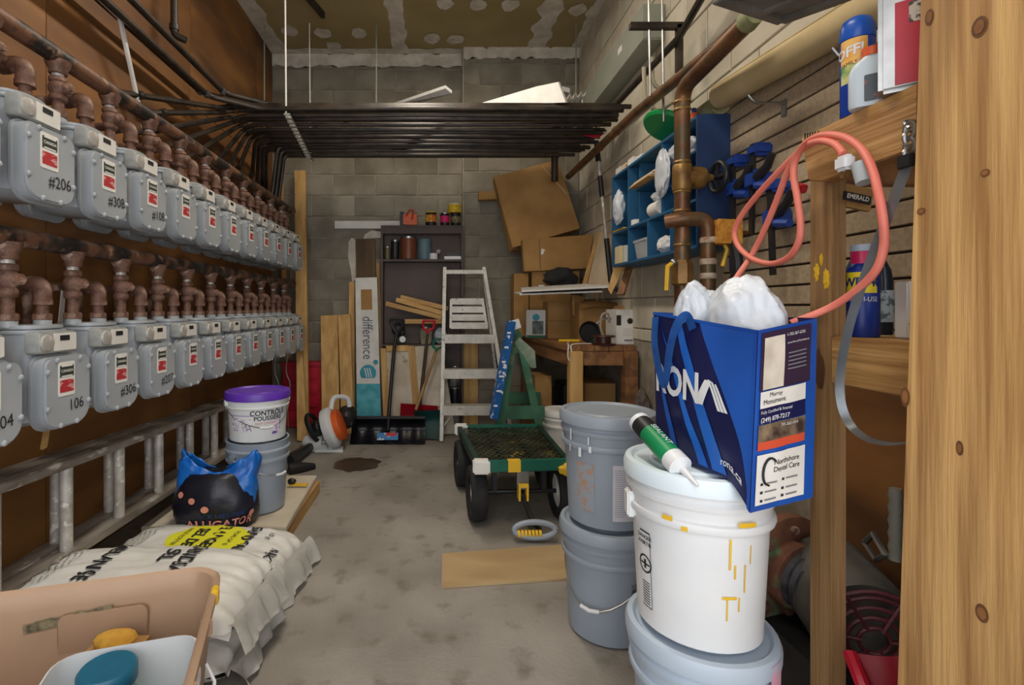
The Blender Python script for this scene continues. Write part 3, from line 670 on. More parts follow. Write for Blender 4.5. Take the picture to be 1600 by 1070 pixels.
# white square pail inside
sp = thing('square_pail', 'white square pail standing inside the tan bin', 'pail', W(178,1075,1.0).xy.to_3d()+Vector((0,0,.013)), rz+.02)
b = new(); rows = []
for z, w, r in ((0,.24,.04),(.006,.245,.04),(.29,.275,.05),(.295,.29,.055),(.31,.29,.055),(.312,.275,.05),(.37,.28,.05),(.372,.27,.048),(.3,.266,.045),(.012,.235,.035)):
    rows.append([b.verts.new((x, y, z)) for x, y in rrect(w, w*.92, r, 5)])
for p, q in zip(rows, rows[1:]): bridge(b, p, q)
b.faces.new(rows[0][::-1]); b.faces.new(rows[-1]); obj('pail', b, M_white, sp, ang=.9)
b = new(); tube(b, [(.15,-.12,.30),(.17,-.1,.27),(.175,0,.25),(.17,.1,.27),(.15,.12,.30)], .004, 6); obj('bail_handle', b, M_white, sp)
jr = thing('jar', 'clear aqua jar with teal screw lid inside the white square pail', 'jar', sp.location+Vector((-.045,.05,.013)), .3)
b = new(); lathe(b, [(.05,0),(.055,.01),(.055,.29),(.04,.315),(.04,.33)], 24); obj('jar_body', b, mat('aqua_plastic', (150,206,204), None, rough=.2, alpha=.75), jr)
b = new(); lathe(b, [(.052,.32),(.055,.325),(.055,.352),(.05,.358),(.001,.358)], 30); obj('lid', b, mat('teal_lid', (28,108,138), (20,92,120), 9, .4), jr)
b = new(); blob(b, (0,0,0), (.05,.035,.02), .15, sub=2); yb = tag(obj('yellow_sponge', b, mat('yellow_foam', (206,160,62), (186,136,46), 30, .9, bump=.4)), 'yellow sponge in tan bin behind the square pail', 'sponge'); yb.location = (-.765, 1.215, .332)
yb2 = new(); box(yb2, (-.83,1.165,.013), (-.71,1.265,.31)); tag(obj('carton', yb2, M_card, smooth=False), 'small cardboard carton under the yellow sponge in the tan bin', 'carton')
b = new(); box(b, (0,0,0), (.06,.05,.3)); rc = tag(obj('red_carton', b, M_red, bev=.004), 'red carton between square pail and bin side', 'carton'); rc.location = (-.475, .90, .014)
# ================================================================== BACK WALL
def board(name, label, cat, px, t, m, group=None, bev=.002):
    return sheet(name, px, t, m, label, cat, group, bev)
def zf(z, d): return CY+(H-z)*F/d         # pixel row of a height at a distance
# leaning timbers on the left of the back wall
board('timber', 'tall pale two-by-four leaning by the red crate', 'timber', [(460,266,4.86),(477,266,4.86),(482,680,4.45),(464,680,4.45)], .04, M_pine, 'leaning timbers')
board('timber', 'narrow bright timber strip behind the end of gas meters', 'timber', [(435,283,4.9),(442,283,4.9),(452,560,4.85),(444,560,4.85)], .03, M_pine, 'leaning timbers')
board('timber', 'pale lath crossing the tall two-by-four at its foot', 'timber', [(463,520,4.5),(470,520,4.5),(481,690,4.25),(464,688,4.25)], .02, M_pine, 'leaning timbers')
board('plank', 'wide leaning plank next to the red crate', 'plank', [(501,493,4.8),(527,492,4.8),(531,678,4.5),(503,678,4.5)], .025, M_pine, 'planks by the tall white carton')
board('plank', 'narrower knotted plank against the tall white carton', 'plank', [(528,492,4.82),(547,490,4.82),(553,678,4.5),(534,678,4.5)], .025, M_pine, 'planks by the tall white carton')
board('plank', 'thin tall lath left of the tall white carton', 'plank', [(545,440,4.9),(554,440,4.9),(554,667,4.78),(545,667,4.78)], .02, M_pine, 'planks by the tall white carton')
board('plank', 'brown weathered plank above the tall white carton', 'plank', [(556,373,4.9),(586,373,4.9),(590,660,4.86),(558,660,4.86)], .03, mat('weathered', (112,90,64), (82,64,44), 9, .8, stretch=(1,1,.15)), 'planks by the tall white carton')
board('plank', 'thin lath between the white carton and brown bookcase', 'plank', [(588,410,4.9),(593,410,4.9),(600,660,4.75),(594,660,4.75)], .02, M_pine, 'planks by the tall white carton')
board('trim_board', 'long white painted trim resting beside the bookcase top', 'trim', [(523,345,4.9),(628,345,4.9),(628,357,4.9),(523,357,4.9)], .03, M_paper)
# the tall white carton
cb = thing('tall_carton', 'tall white carton printed difference with teal lower end', 'carton', W(575,668,4.74))
A_, B_ = (555, 434, 4.78), (589, 433, 4.78); C_, D_ = (596, zf(0,4.66), 4.66), (558, zf(0,4.66), 4.66)
b = new(); slab(b, [W(*A_), W(*B_), W(*C_), W(*D_)], .06); obj('carton_body', b, M_paper, cb, world=True, bev=.002)
tl, tr, br, bl = W(*A_), W(*B_), W(*C_), W(*D_)
def cq(u0, v0, u1, v1, lift=.002):
    g = lambda u, v: tl.lerp(tr, u).lerp(bl.lerp(br, u), v)+Vector((0,-lift,0)); return [g(u0,v0), g(u1,v0), g(u1,v1), g(u0,v1)]
b = new(); slab(b, cq(.25,.08,.75,.215), .001); obj('window_cutout', b, M_card, cb, world=True)
b = new(); slab(b, cq(0,.70,1,.95), .001); obj('teal_panel', b, mat('teal_carton', (52,152,168), (96,182,194), 12, .6), cb, world=True)
text('difference', cb, mat('grey_letter', (86,98,108), None), cq(.5,.40,.5,.40)[0]+Vector((.0,-.002,0)), (bl-tl).normalized(), (1,0,0), .135, .74)
c0 = cq(.5,.63,.5,.63)[0]
b = new(); cyl(b, c0, c0+Vector((0,-.002,0)), .075, n=28); obj('teal_disc', b, M_teal, cb, world=True)
for k in (-1,0,1):
    b = new(); beam(b, c0+Vector((.022*k-.01,-.003,.045)), c0+Vector((.022*k+.012,-.003,-.04)), .001, .009, (1,0,.3)); obj('white_stroke', b, M_white, cb, world=True)
b = new(); q = c0+Vector((.07,0,.1)); cyl(b, q, q+Vector((0,-.002,0)), .022, n=16); obj('teal_dot', b, M_teal, cb, world=True)
# red crate behind the timbers
rc = thing('red_crate', 'red plastic crate standing on end behind the pale timbers', 'crate', W(468,662,4.75))
x0, x1, y0, z0, z1 = W(440,0,4.75).x, W(501,0,4.75).x, 4.75, .0, W(0,566,4.75).z
b = new(); box(b, (x0, y0+.02, z0), (x1, y0+.16, z1)); obj('shell', b, M_red, rc, world=True, bev=.006)
for k in range(4):
    z = z0+.06+k*(z1-z0-.08)/4
    for j in range(2):
        xx = x0+.02+j*(x1-x0)/2; b = new(); box(b, (xx, y0, z), (xx+(x1-x0)/2-.04, y0+.021, z+.09)); obj('panel', b, M_red, rc, world=True, bev=.006)
for z in (z0+.01, z1-.03):
    b = new(); box(b, (x0-.005, y0-.01, z), (x1+.005, y0+.02, z+.025)); obj('rim', b, M_red, rc, world=True, bev=.004)
# wall box and wires by the last meters
b = new(); bx0 = W(466,515,4.55); box(b, bx0-Vector((.03,.02,.07)), bx0+Vector((.03,.02,.07))); ob = thing('switch_box', 'small white electrical box beside the last lower gas meter', 'switch box', bx0-Vector((0,0,.07))); obj('cover', b, M_white, ob, world=True, bev=.004)
b = new(); box(b, bx0+Vector((-.008,-.028,-.02)), bx0+Vector((.008,-.019,.02))); obj('switch', b, M_greyink, ob, world=True)
for i, px in enumerate((432, 450)):
    b = new(); tube(b, smoothline([W(px,545,4.2), W(px-3,580,4.2), W(px+3,600,4.2), W(px-1,625,4.2), W(px+1,680,4.2)]), .005, 6)
    tag(obj('hanging_wire', b, M_steel), ['bare wire hanging from the end of the lower meters', 'looped bare wire hanging in front of the red crate'][i], 'wire', 'hanging wires')
# ---- brown bookcase
S = 4.70
xl, xr = W(595,0,S).x, W(724,0,S).x; zt = W(0,352,S).z
bc = thing('bookcase', 'dark brown open bookcase against the block wall', 'bookcase', ((xl+xr)/2, S+.1, 0))
def bpart(n, lo, hi, m=M_brownsh): b = new(); box(b, lo, hi); return obj(n, b, m, bc, world=True, bev=.002)
bpart('side', (xl, S, 0), (xl+.02, S+.2, zt)); bpart('side', (xr-.02, S, 0), (xr, S+.125, zt)); bpart('top', (xl+.02, S, zt-.02), (xr-.02, S+.12, zt)); bpart('back_panel', (xl+.02, S+.115, .02), (xr-.02, S+.125, zt-.02))
bpart('fascia', (xl+.02, S+.002, zt-.075), (xr-.02, S+.012, zt-.02))
zs = W(0,405,S).z; zs2 = W(0,538,S).z
bpart('shelf', (xl+.02, S+.002, zs-.02), (xr-.02, S+.115, zs)); bpart('shelf', (xl+.02, S+.002, zs2-.02), (xr-.02, S+.115, zs2)); bpart('shelf', (xl+.02, S+.002, .06), (xr-.02, S+.115, .08))
def can(name, label, px0, px1, z, ytop, d, m, ml=None, cat='can', band=None, group=None, neck=False):
    x0, x1 = W(px0,0,d).x, W(px1,0,d).x; r = (x1-x0)/2; h = W(0,ytop,d).z-z
    t = thing(name, label, cat, ((x0+x1)/2, d, z+.001), group=group)
    b = new(); lathe(b, [(r*.94,0),(r,.004),(r,h*.9),(r*.97,h*.93)] if not neck else [(r*.9,0),(r,.01),(r,h*.6),(r*.5,h*.78),(r*.5,h*.88)], 22); obj('body', b, m, t)
    b = new(); lathe(b, [(r*1.02,h*.9),(r*1.03,h*.98),(r*.9,h),(r*.88,h*.97),(.001,h*.97)] if not neck else [(r*.56,h*.85),(r*.56,h),(.001,h)], 22); obj('lid', b, ml or M_steel, t)
    if band:
        b = new(); cylpatch(b, r*1.01, r*1.01, h*.25, h*.75, -PI*.95, -PI*.05, 16); obj('label_band', b, band, t)
    return t
D = S+.05
can('paint_can', 'dark paint can with red and yellow label on the bookcase', 665, 682, zt, 331, D, M_dark, mat('yellow_lid', (206,186,60), None), band=mat('redyellow', (206,52,34), (226,196,48), 40, .5), group='cans on the bookcase')
can('paint_can', 'dark can with bright pink label on the bookcase', 688, 702, zt, 333, D, M_dark, None, band=mat('pink_label', (214,36,106), None), group='cans on the bookcase')
c4 = can('paint_can', 'dark can with pale lettering under the yellow tin', 704, 720, zt, 334, D, M_dark, M_dark, band=mat('darklabel', (52,48,38), (150,136,90), 60, .5), group='cans on the bookcase')
can('yellow_tin', 'yellow tin with white lid on top of dark can', 700, 721, W(0,334,D).z+.004, 319, D, mat('tin_yellow', (222,188,44), (90,80,30), 60, .5, contrast=(.6,.65)), M_white, group='cans on the bookcase')
og = thing('hand_soap_pack', 'orange and black pack with loop handle on the bookcase', 'pack', W(638,351,D)); og.location.z = zt+.001
b = new(); box(b, W(630,351,D-.03)*1, W(652,336,D+.03)); obj('orange_box', b, M_orange, og, world=True, bev=.006)
b = new(); box(b, (W(625,0,D).x, D-.025, zt+.001), (W(631,0,D).x, D+.03, W(0,331,D).z)); obj('black_side', b, M_dark, og, world=True, bev=.004)
b = new(); tube(b, smoothline([W(634,338,D-.035), W(640,329,D-.035), W(646,331,D-.035), W(643,343,D-.035)]), .008, 8); obj('loop_handle', b, mat('orange_red', (204,60,30), None), og, world=True)
can('copper_can', 'copper-brown paint can on the bookcase shelf', 626, 651, zs, 370, D, mat('copperbrown', (122,66,44), (104,54,36), 4, .4), band=None, group='tins on the bookcase shelf')
b = can('blue_pot', 'blue-grey plastic pot beside the copper-brown can', 653, 674, zs, 374, D+.01, mat('bluegrey', (96,122,132), (84,110,122), 5, .5), mat('bluegrey2', (96,122,132), None), 'pot', group='tins on the bookcase shelf')
can('small_jar', 'small dark jar with steel lid at the left end of shelf', 601, 610, zs, 385, D-.02, mat('dull_brass', (96,88,60), None, rough=.4), M_steel, 'jar', group='tins on the bookcase shelf')
can('small_jar', 'taller dark jar next to the copper-brown can', 611, 624, zs, 375, D, M_dark, M_steel, 'jar', group='tins on the bookcase shelf')
can('white_pot', 'low white pot in front of blue-grey pot', 671, 684, zs, 396, D-.02, M_white, M_white, 'pot', group='tins on the bookcase shelf')
b = new(); blob(b, W(685,393,D)+Vector((0,0,.001)), (.024,.024,.024), .02, sub=2); tag(obj('pale_ball', b, mat('lilac', (176,160,176), None)), 'small lilac ball on the bookcase shelf', 'ball').location.z += .0
b = new(); box(b, (W(694,0,D).x, D-.04, zs), (W(720,0,D).x, D+.03, zs+.03)); tr_ = thing('white_tray', 'shallow white tray with dark tools at right of the shelf', 'tray', W(707,404,D)); obj('tray', b, M_white, tr_, world=True, bev=.004)
b = new(); box(b, (W(698,0,D).x, D-.03, zs+.031), (W(719,0,D).x, D+.02, zs+.06)); obj('dark_insert', b, M_dark, tr_, world=True, bev=.004)
for i, (p, q) in enumerate((((603,474,4.62),(690,496,4.62)), ((619,468,4.66),(692,489,4.64)), ((626,464,4.70),(700,482,4.66)))):
    b = new(); beam(b, W(*p), W(*q), .03, .04); tag(obj('offcut', b, M_pinex, bev=.002), ['lowest','middle','uppermost'][i]+' pale timber offcut leaning in the bookcase', 'offcut', 'offcuts in the bookcase')
b = new(); beam(b, W(630,502,4.64), W(692,502,4.64), .03, .04); tag(obj('offcut', b, M_pinex, bev=.002), 'level timber offcut lying behind the red shovel grip', 'offcut', 'offcuts in the bookcase')
can('tin', 'green and cream tin behind the red shovel grip', 656, 675, zs2, 510, D, mat('tin_green', (120,124,90), (200,196,170), 9, .5), M_steel)
b = new(); blob(b, W(688,525,D), (.05,.04,.07), .35, 3, 2, 3, ridge=True); tag(obj('plastic_wrap', b, M_film), 'crumpled clear wrap on lower bookcase shelf', 'plastic wrap')
b = new(); blob(b, W(622,515,4.63)+Vector((0,0,.0)), (.06,.03,.06), .3, 3, 5, 3); tag(obj('work_lamp', b, M_dark), 'dark tangled work lamp behind the black shovel handle', 'lamp')
b = new(); lathe(b, [(.028,0),(.028,.01),(.001,.012)], 16, Matrix.Translation(W(629,530,4.58)) @ Matrix.Rotation(PI/2,4,'X')); tag(obj('white_plug', b, M_white), 'round white plug beside the dark work lamp', 'plug')
# panels in front of the bookcase foot
fr = thing('window_frame', 'yellow wooden frame with white panel leaning on the bookcase', 'frame', W(638,690,4.45))
def fp(n, px, t, m): b = new(); slab(b, [W(*p) for p in px], t); return obj(n, b, m, fr, world=True, bev=.002)
fp('frame_stile', [(594,544,4.6),(603,544,4.6),(611,676,4.55),(600,676,4.55)], .03, M_pine); fp('frame_stile', [(637,540,4.6),(647,540,4.6),(662,676,4.55),(649,676,4.55)], .03, M_pine)
fp('frame_rail', [(603,540,4.6),(637,539,4.6),(638,548,4.59),(604,549,4.59)], .03, M_pine)
fp('panel', [(603,549,4.61),(639,548,4.61),(649,676,4.56),(611,676,4.56)], .01, mat('dirty_white', (206,196,178), (186,172,150), 6, .8, c3=(140,120,96), s3=7, t3=(.62,.72)))
sheet('dirty_panel', [(648,541,4.62),(690,539,4.62),(712,678,4.5),(660,678,4.5)], .012, MATS['dirty_white'], 'tall dirty white panel behind the green and red shovels', 'panel')
# ---- shovels
sh = thing('snow_shovel', 'black snow shovel with wide blade standing on the floor', 'snow shovel', W(604,695,4.17))
b = new()
def blade(px0, px1, yb, yt, d0, lean, curve, ribs):
    L0, R0 = W(px0, yb, d0), W(px1, yb, d0); hgt = W(0, yt, d0+lean).z-L0.z
    def f(u, v):
        p = L0.lerp(R0, u); return p+Vector((0, lean*v+curve*math.sin(v*PI)*.5+.003*(math.cos(u*PI*ribs)), hgt*v-.02*(2*u-1)**2*(1-v)*0))
    return f
bl_ = blade(546, 664, 694, 651, 4.17, .04, .16, 10); grid(b, bl_, 40, 12); bmesh.ops.solidify(b, geom=b.faces[:], thickness=.006)
bo = obj('blade', b, mat('shovel_black', (20,20,28), (28,28,38), 4, .25), sh, world=True)
b = new(); slab(b, [bl_(.36,.14)+Vector((0,-.02,0)), bl_(.64,.14)+Vector((0,-.02,0)), bl_(.64,.36)+Vector((0,-.02,0)), bl_(.36,.36)+Vector((0,-.02,0))], .002); obj('blue_sticker', b, mat('blue_sticker', (52,118,176), (210,220,228), 22, .5, contrast=(.55,.6)), bo, world=True)
b = new(); slab(b, [bl_(.48,.26)+Vector((0,-.023,0)), bl_(.63,.26)+Vector((0,-.023,0)), bl_(.62,.36)+Vector((0,-.023,0)), bl_(.47,.36)+Vector((0,-.023,0))], .002); obj('red_sticker', b, M_redp, bo, world=True)
b = new(); box(b, W(548,652,4.21)-Vector((0,.01,.01)), W(664,652,4.21)+Vector((0,.02,.008))); obj('wear_edge', b, M_dark, sh, world=True)
b = new(); tube(b, smoothline([W(606,672,4.23), W(608,640,4.25), W(612,590,4.34), W(616,545,4.45), W(620,520,4.52)]), .016, 10); obj('shaft', b, M_dark, sh, world=True)
b = new(); tube(b, smoothline([W(621,522,4.55), W(612,508,4.56), W(611,500,4.56), W(622,498,4.56), W(630,500,4.56), W(629,508,4.56), W(621,522,4.55)]), .012, 8); obj('grip', b, M_dark, sh, world=True)
def shovel(label, cat, g0, g1, m, mshaft, d0, d1, head, mh):
    t = thing('shovel', label, cat, W(*head[0])); p0, p1 = W(*g0, d0), W(*g1, d1)
    b = new(); tube(b, [p0, p0.lerp(p1,.5), p1], .014, 10); obj('shaft', b, mshaft, t, world=True)
    ax = (p0-p1).normalized(); sx = Vector((1,0,0)); b = new()
    tube(b, bend([p0-ax*.02, p0+ax*.03, p0+ax*.05-sx*.045, p0+ax*.12-sx*.05, p0+ax*.12+sx*.05, p0+ax*.05+sx*.045, p0+ax*.03, p0-ax*.01], .015, 3), .011, 8); obj('grip', b, m, t, world=True)
    b = new(); P = [W(*h) for h in head]
    grid(b, lambda u, v: P[0].lerp(P[1], u).lerp(P[3].lerp(P[2], u), v)+Vector((0, .05*(math.sin(v*PI)), .012*math.sin(u*PI)*(v<.5))), 16, 8); bmesh.ops.solidify(b, geom=b.faces[:], thickness=.006); obj('blade', b, mh, t, world=True)
    return t
shovel('red-handled shovel with dark shaft and red blade', 'shovel', (668,522), (656,632), M_red, mat('dark_wood', (70,54,42), (52,40,30), 8, .6), 4.52, 4.46, [(622,682,4.42),(688,682,4.42),(684,634,4.48),(626,630,4.48)], M_red)
shovel('green shovel with wooden shaft beside the black snow shovel', 'shovel', (681,550), (650,640), M_green, wood('shaft_wood', (168,134,90), (140,106,66)), 4.44, 4.34, [(654,687,4.31),(688,688,4.29),(694,640,4.36),(646,642,4.36)], mat('green_plastic', (14,84,80), (10,68,66), 5, .45))
# ---- stepladder
ld = thing('stepladder', 'paint-spattered white aluminium stepladder by the bookcase', 'stepladder', W(738,690,4.28))
M_lad = mat('spattered_aluminium', (214,211,202), (190,186,176), 9, .5, metal=.25, c3=(150,146,136), s3=30, t3=(.6,.7))
dL = lambda y: 4.58-(y-420)/(690-420)*.31
def LR(y, side):
    px = (695-(y-420)*.02) if side < 0 else (756+(y-420)*.165); return W(px, y, dL(y))
yf = 480+H*F/4.265
for s in (-1, 1):
    b = new(); beam(b, LR(418, s), LR(yf-1, s), .03, .055, (0,-1,0)); obj('rail', b, M_lad, ld, world=True, bev=.004)
    b = new(); beam(b, LR(425, s)+Vector((0,.1,0)), Vector((LR(650, s).x, 4.66, .005)), .022, .035, (0,-1,0)); obj('rear_leg', b, M_lad, ld, world=True, bev=.003)
    b = new(); beam(b, LR(533, s)+Vector((-s*.02,0,0)), LR(550, s)+Vector((-s*.1,.08,.12)), .012, .012, (0,1,0)); obj('brace', b, M_alu, ld, world=True)
    b = new(); beam(b, LR(665, s)+Vector((-s*.02,.02,0)), LR(640, s)+Vector((-s*.12,.05,0)), .012, .02, (0,1,0)); obj('brace', b, M_alu, ld, world=True)
for y, h in ((524,.07),(578,.075),(634,.08)):
    b = new(); beam(b, LR(y,-1), LR(y,1), .1, .02, (0,0,1)); beam(b, LR(y,-1)+Vector((0,-.05,-.03)), LR(y,1)+Vector((0,-.05,-.03)), .006, h, (0,0,1)); obj('step', b, M_lad, ld, world=True)
b = new(); beam(b, LR(425,-1), LR(425,1), .05, .035); obj('top_bar', b, M_lad, ld, world=True, bev=.004)
for k in range(4):
    y = 471+k*12.5; i = .018; b = new(); beam(b, LR(y,-1)+Vector((.06,-.03,0)), LR(y,1)+Vector((-.05,-.03,0)), .01, .055, (0,0,1)); obj('shelf_slat', b, M_lad, ld, world=True, bev=.002)
for s in (-1, 1):
    b = new(); beam(b, LR(468,s)+Vector((-s*.06,-.025,0)), LR(512,s)+Vector((-s*.06,-.025,0)), .02, .02, (0,1,0)); obj('shelf_bracket', b, M_lad, ld, world=True)
# things behind the ladder
board('plank', 'upright pine plank standing behind the stepladder', 'plank', [(720,532,4.78),(747,532,4.78),(747,664,4.78),(720,664,4.78)], .03, M_pine)
can('paint_tin', 'grey paint tin behind the stepladder on the floor', 703, 719, .0, 632, 4.62, mat('tin_grey', (120,120,122), (84,84,88), 12, .4), M_steel, 'paint tin', group='tins behind the stepladder')
can('paint_tin', 'dark paint tin stacked on a grey tin behind stepladder', 704, 718, W(0,632,4.62).z+.005, 604, 4.62, M_dark, M_steel, 'paint tin', group='tins behind the stepladder')
can('paint_tin', 'topmost pale-banded tin of the stack behind stepladder', 703, 719, W(0,604,4.62).z+.008, 573, 4.62, mat('tin_band', (150,148,146), (60,60,64), 16, .4), M_steel, 'paint tin', group='tins behind the stepladder')
# ---- blower on the floor, and the dark hose ends
bw = thing('leaf_blower', 'white and orange engine leaf blower on the floor', 'leaf blower', W(516,706,4.0))
c0 = W(517,668,4.02); b = new()
lathe(b, [(.05,-.045),(.15,-.035),(.16,-.01),(.16,.02),(.14,.04),(.06,.05)], 28, Matrix.Translation(c0) @ Matrix.Rotation(PI/2-.35,4,'Y')); obj('fan_housing', b, M_white, bw, world=True)
b = new(); lathe(b, [(.12,.045),(.125,.06),(.12,.09),(.08,.1),(.03,.1)], 24, Matrix.Translation(c0) @ Matrix.Rotation(PI/2-.35,4,'Y')); og = obj('intake_cover', b, M_orange, bw, world=True)
b = new(); blob(b, c0+Vector((.1,.16,.05)), (.08,.1,.09), .2, 3, 2, 3); obj('engine', b, M_dark, bw, world=True)
b = new(); blob(b, c0+Vector((-.1,-.02,.0)), (.06,.06,.06), .2, 3, 4, 3); obj('starter', b, M_dark, bw, world=True)
b = new(); lathe(b, [(.125,-.02),(.135,-.01),(.135,.01),(.125,.02),(.115,.01),(.115,-.01),(.125,-.02)], 24, Matrix.Translation(c0+Vector((-.13,.02,-.01))) @ Matrix.Rotation(PI/2-.5,4,'Y'), cap0=False, cap1=False); obj('guard_ring', b, M_dark, bw, world=True)
b = new(); tube(b, smoothline([c0+Vector((.0,0,.14)), c0+Vector((.01,.08,.22)), c0+Vector((.1,.16,.2)), c0+Vector((.12,.16,.1))]), .02, 8); obj('handle', b, M_white, bw, world=True)
b = new(); tube(b, [c0+Vector((-.02,-.02,-.1)), c0+Vector((-.12,-.02,-.13)), c0+Vector((-.2,0,-.1))], [.07,.06,.05], 12); obj('outlet_duct', b, M_white, bw, world=True)
b = new(); prism(b, [(-.11,-.06),(.11,-.06),(.09,.06),(-.06,.06)], .02, Matrix.Translation(Vector((c0.x, c0.y-.02, .001)))); beam(b, Vector((c0.x,c0.y-.01,.01)), c0-Vector((0,0,.12)), .05, .07, (0,1,0)); obj('foot', b, M_white, bw, world=True, bev=.004)
text('STIHL', bw, M_dark, c0+Vector((-.02,-.135,-.04)), (0.1,0,1), (-1,0,.1), .05, 1)
b = new(); tube(b, [W(488,690,4.0)-Vector((0,0,.02)), W(470,705,3.75), W(450,718,3.5)], [.03,.035,.045], 12); t = tag(obj('blower_tube', b, M_dark), 'black blower tube lying behind the purple-lidded tub', 'tube'); t.location.z = -.01
b = new(); tube(b, [W(492,728,3.55), W(470,732,3.5), W(450,735,3.45)], [.02,.045,.05], 12); t = tag(obj('hose_end', b, M_dark), 'flattened black hose end on the floor near the pale board', 'hose'); t.location.z = .0
# oil stain and puddle (a dark spill with its own outline, part of the floor)
n = 40; pc = W(558,725,3.66)
b = new(); f_ = b.faces.new([b.verts.new((pc.x+.165*(1+.22*noise.noise((math.cos(2*PI*k/n)*2.5, math.sin(2*PI*k/n)*2.5, 2)))*math.cos(2*PI*k/n), pc.y+.17*(1+.35*noise.noise((math.cos(2*PI*k/n)*2.5, math.sin(2*PI*k/n)*2.5, 8)))*math.sin(2*PI*k/n), .0015)) for k in range(n)])
bmesh.ops.triangulate(b, faces=[f_]); obj('oil_stain', b, mat('oil_stain', (74,58,40), (58,44,30), 8, .35), floor, smooth=False)
# ================================================================== MIDDLE OF THE FLOOR
b = new(); slab(b, [W(690,920,2.036)*1, W(888,906,2.10), W(886,853,2.40), W(691,868,2.31)], .009)
pw = obj('plywood_offcut', b, mat('worn_ply', (190,164,122), (166,138,98), 6, .75, stretch=(.3,1,1)), smooth=False); tag(pw, 'thin plywood offcut lying flat on concrete before the wagon', 'plywood')
for v in pw.data.vertices: v.co.z = .010 if v.index < 4 else .001
# ---- green garden wagon
wg = thing('garden_wagon', 'green garden wagon with mesh deck and black tyres', 'wagon', (.42, 2.95, 0))
ZD = .325
FL, FR, BL, BR = Vector((.205,2.56,ZD)), Vector((.66,2.60,ZD)), Vector((.14,3.34,ZD)), Vector((.66,3.36,ZD))
for n_, a, c in (('front_rail',FL,FR),('rear_rail',BL,BR)):
    b = new(); beam(b, a, c, .03, .055); obj(n_, b, M_green, wg, world=True, bev=.003)
for a, c in ((FL,BL),(FR,BR)):
    b = new(); beam(b, a, c, .03, .05); obj('side_rail', b, mat('dark_green', (16,44,36), (26,60,50), 9, .5), wg, world=True, bev=.003)
for a in (FL, BL):
    b = new(); box(b, a-Vector((.03,.03,.034)), a+Vector((.055,.03,.034))); obj('corner_cap', b, M_paper, wg, world=True, bev=.008)
M_mesh = mat('mesh_steel', (96,96,70), (40,42,30), 9, .45, metal=.3)
b = new(); nb = 13
Q = lambda u, v: FL.lerp(FR, u).lerp(BL.lerp(BR, u), v)+Vector((0,0,.012))
for s in (-1, 1):
    for k in range(-nb, 2*nb):
        u0 = k/nb; pts = []
        # line u = u0 + s*v*0.9 clipped to the deck
        vs = [v for v in (0, 1, (0-u0)/(s*.9), (1-u0)/(s*.9)) if -1e-6 <= v <= 1+1e-6 and -1e-6 <= u0+s*.9*v <= 1+1e-6]
        if len(vs) < 2: continue
        va, vb = min(vs), max(vs)
        if vb-va < .02: continue
        beam(b, Q(u0+s*.9*va, va), Q(u0+s*.9*vb, vb), .006, .004)
md = obj('mesh_deck', b, M_mesh, wg, world=True, smooth=False)
b = new(); slab(b, [Q(.01,.01)-Vector((0,0,.045)), Q(.99,.01)-Vector((0,0,.045)), Q(.99,.99)-Vector((0,0,.045)), Q(.01,.99)-Vector((0,0,.045))], .004); obj('deck_tray', b, mat('deck_dirt', (26,25,18), (46,42,28), 7, .7, c3=(186,152,62), s3=6, t3=(.62,.68)), wg, world=True, smooth=False)
for u in (.33, .66):
    b = new(); beam(b, Q(u,.02)-Vector((0,0,.01)), Q(u,.98)-Vector((0,0,.01)), .018, .01); obj('deck_rib', b, MATS['dark_green'], wg, world=True)
b = new(); beam(b, FL.lerp(FR,.32)+Vector((0,-.001,0)), FL.lerp(FR,.46)+Vector((0,-.001,0)), .034, .058); obj('yellow_tape', b, M_yellow, wg, world=True)
b = new(); blob(b, FR+Vector((0,-.02,-.02)), (.05,.03,.035), .3, 2, 3, 3); obj('yellow_rag', b, M_yellow, wg, world=True)
def wheel(c, r=.143):
    b = new(); R_ = Matrix.Translation(c) @ Matrix.Rotation(PI/2,4,'Y') @ Matrix.Rotation(-.08,4,'X')
    prof_ = [(r*.62,-.034),(r*.8,-.044),(r*.93,-.04),(r*.985,-.025),(r,-.012),(r,.012),(r*.985,.025),(r*.93,.04),(r*.8,.044),(r*.62,.034),(r*.62,-.034)]
    lathe(b, prof_, 36, R_, cap0=False, cap1=False); w_ = obj('wheel', b, M_tyre, wg, world=True)
    b = new(); lathe(b, [(r*.64,-.02),(r*.5,-.012),(.02,-.03),(.02,.03),(r*.5,.012),(r*.64,.02)], 24, R_); obj('hub', b, M_paper, w_, world=True)
for c in ((.20,2.70),(.15,3.22),(.655,2.74),(.67,3.24)): wheel(Vector((c[0]+.005, c[1], .143)))
for y in (2.71, 3.23):
    b = new(); cyl(b, (.22, y, .143), (.63, y+.02, .143), .012, n=8); obj('axle', b, M_dark, wg, world=True)
for x in (.30, .56):
    b = new(); beam(b, (x, 2.72, .15), (x, 2.72, .31), .025, .05, (0,1,0)); obj('axle_strut', b, M_dark, wg, world=True)
b = new(); box(b, (.40,2.58,.20), (.46,2.64,.31)); obj('pivot_plate', b, M_steel, wg, world=True, bev=.004)
b = new(); box(b, (.405,2.56,.15), (.415,2.62,.23)); box(b, (.445,2.56,.15), (.455,2.62,.23)); box(b, (.405,2.565,.215), (.455,2.575,.235)); obj('yoke', b, M_yellow, wg, world=True)
hp = smoothline([(.43,2.59,.17),(.45,2.56,.11),(.47,2.50,.06),(.49,2.46,.055)])
b = new(); tube(b, hp, .012, 8); obj('pull_bar', b, M_dark, wg, world=True)
gc = Vector((.465, 2.45, .055))
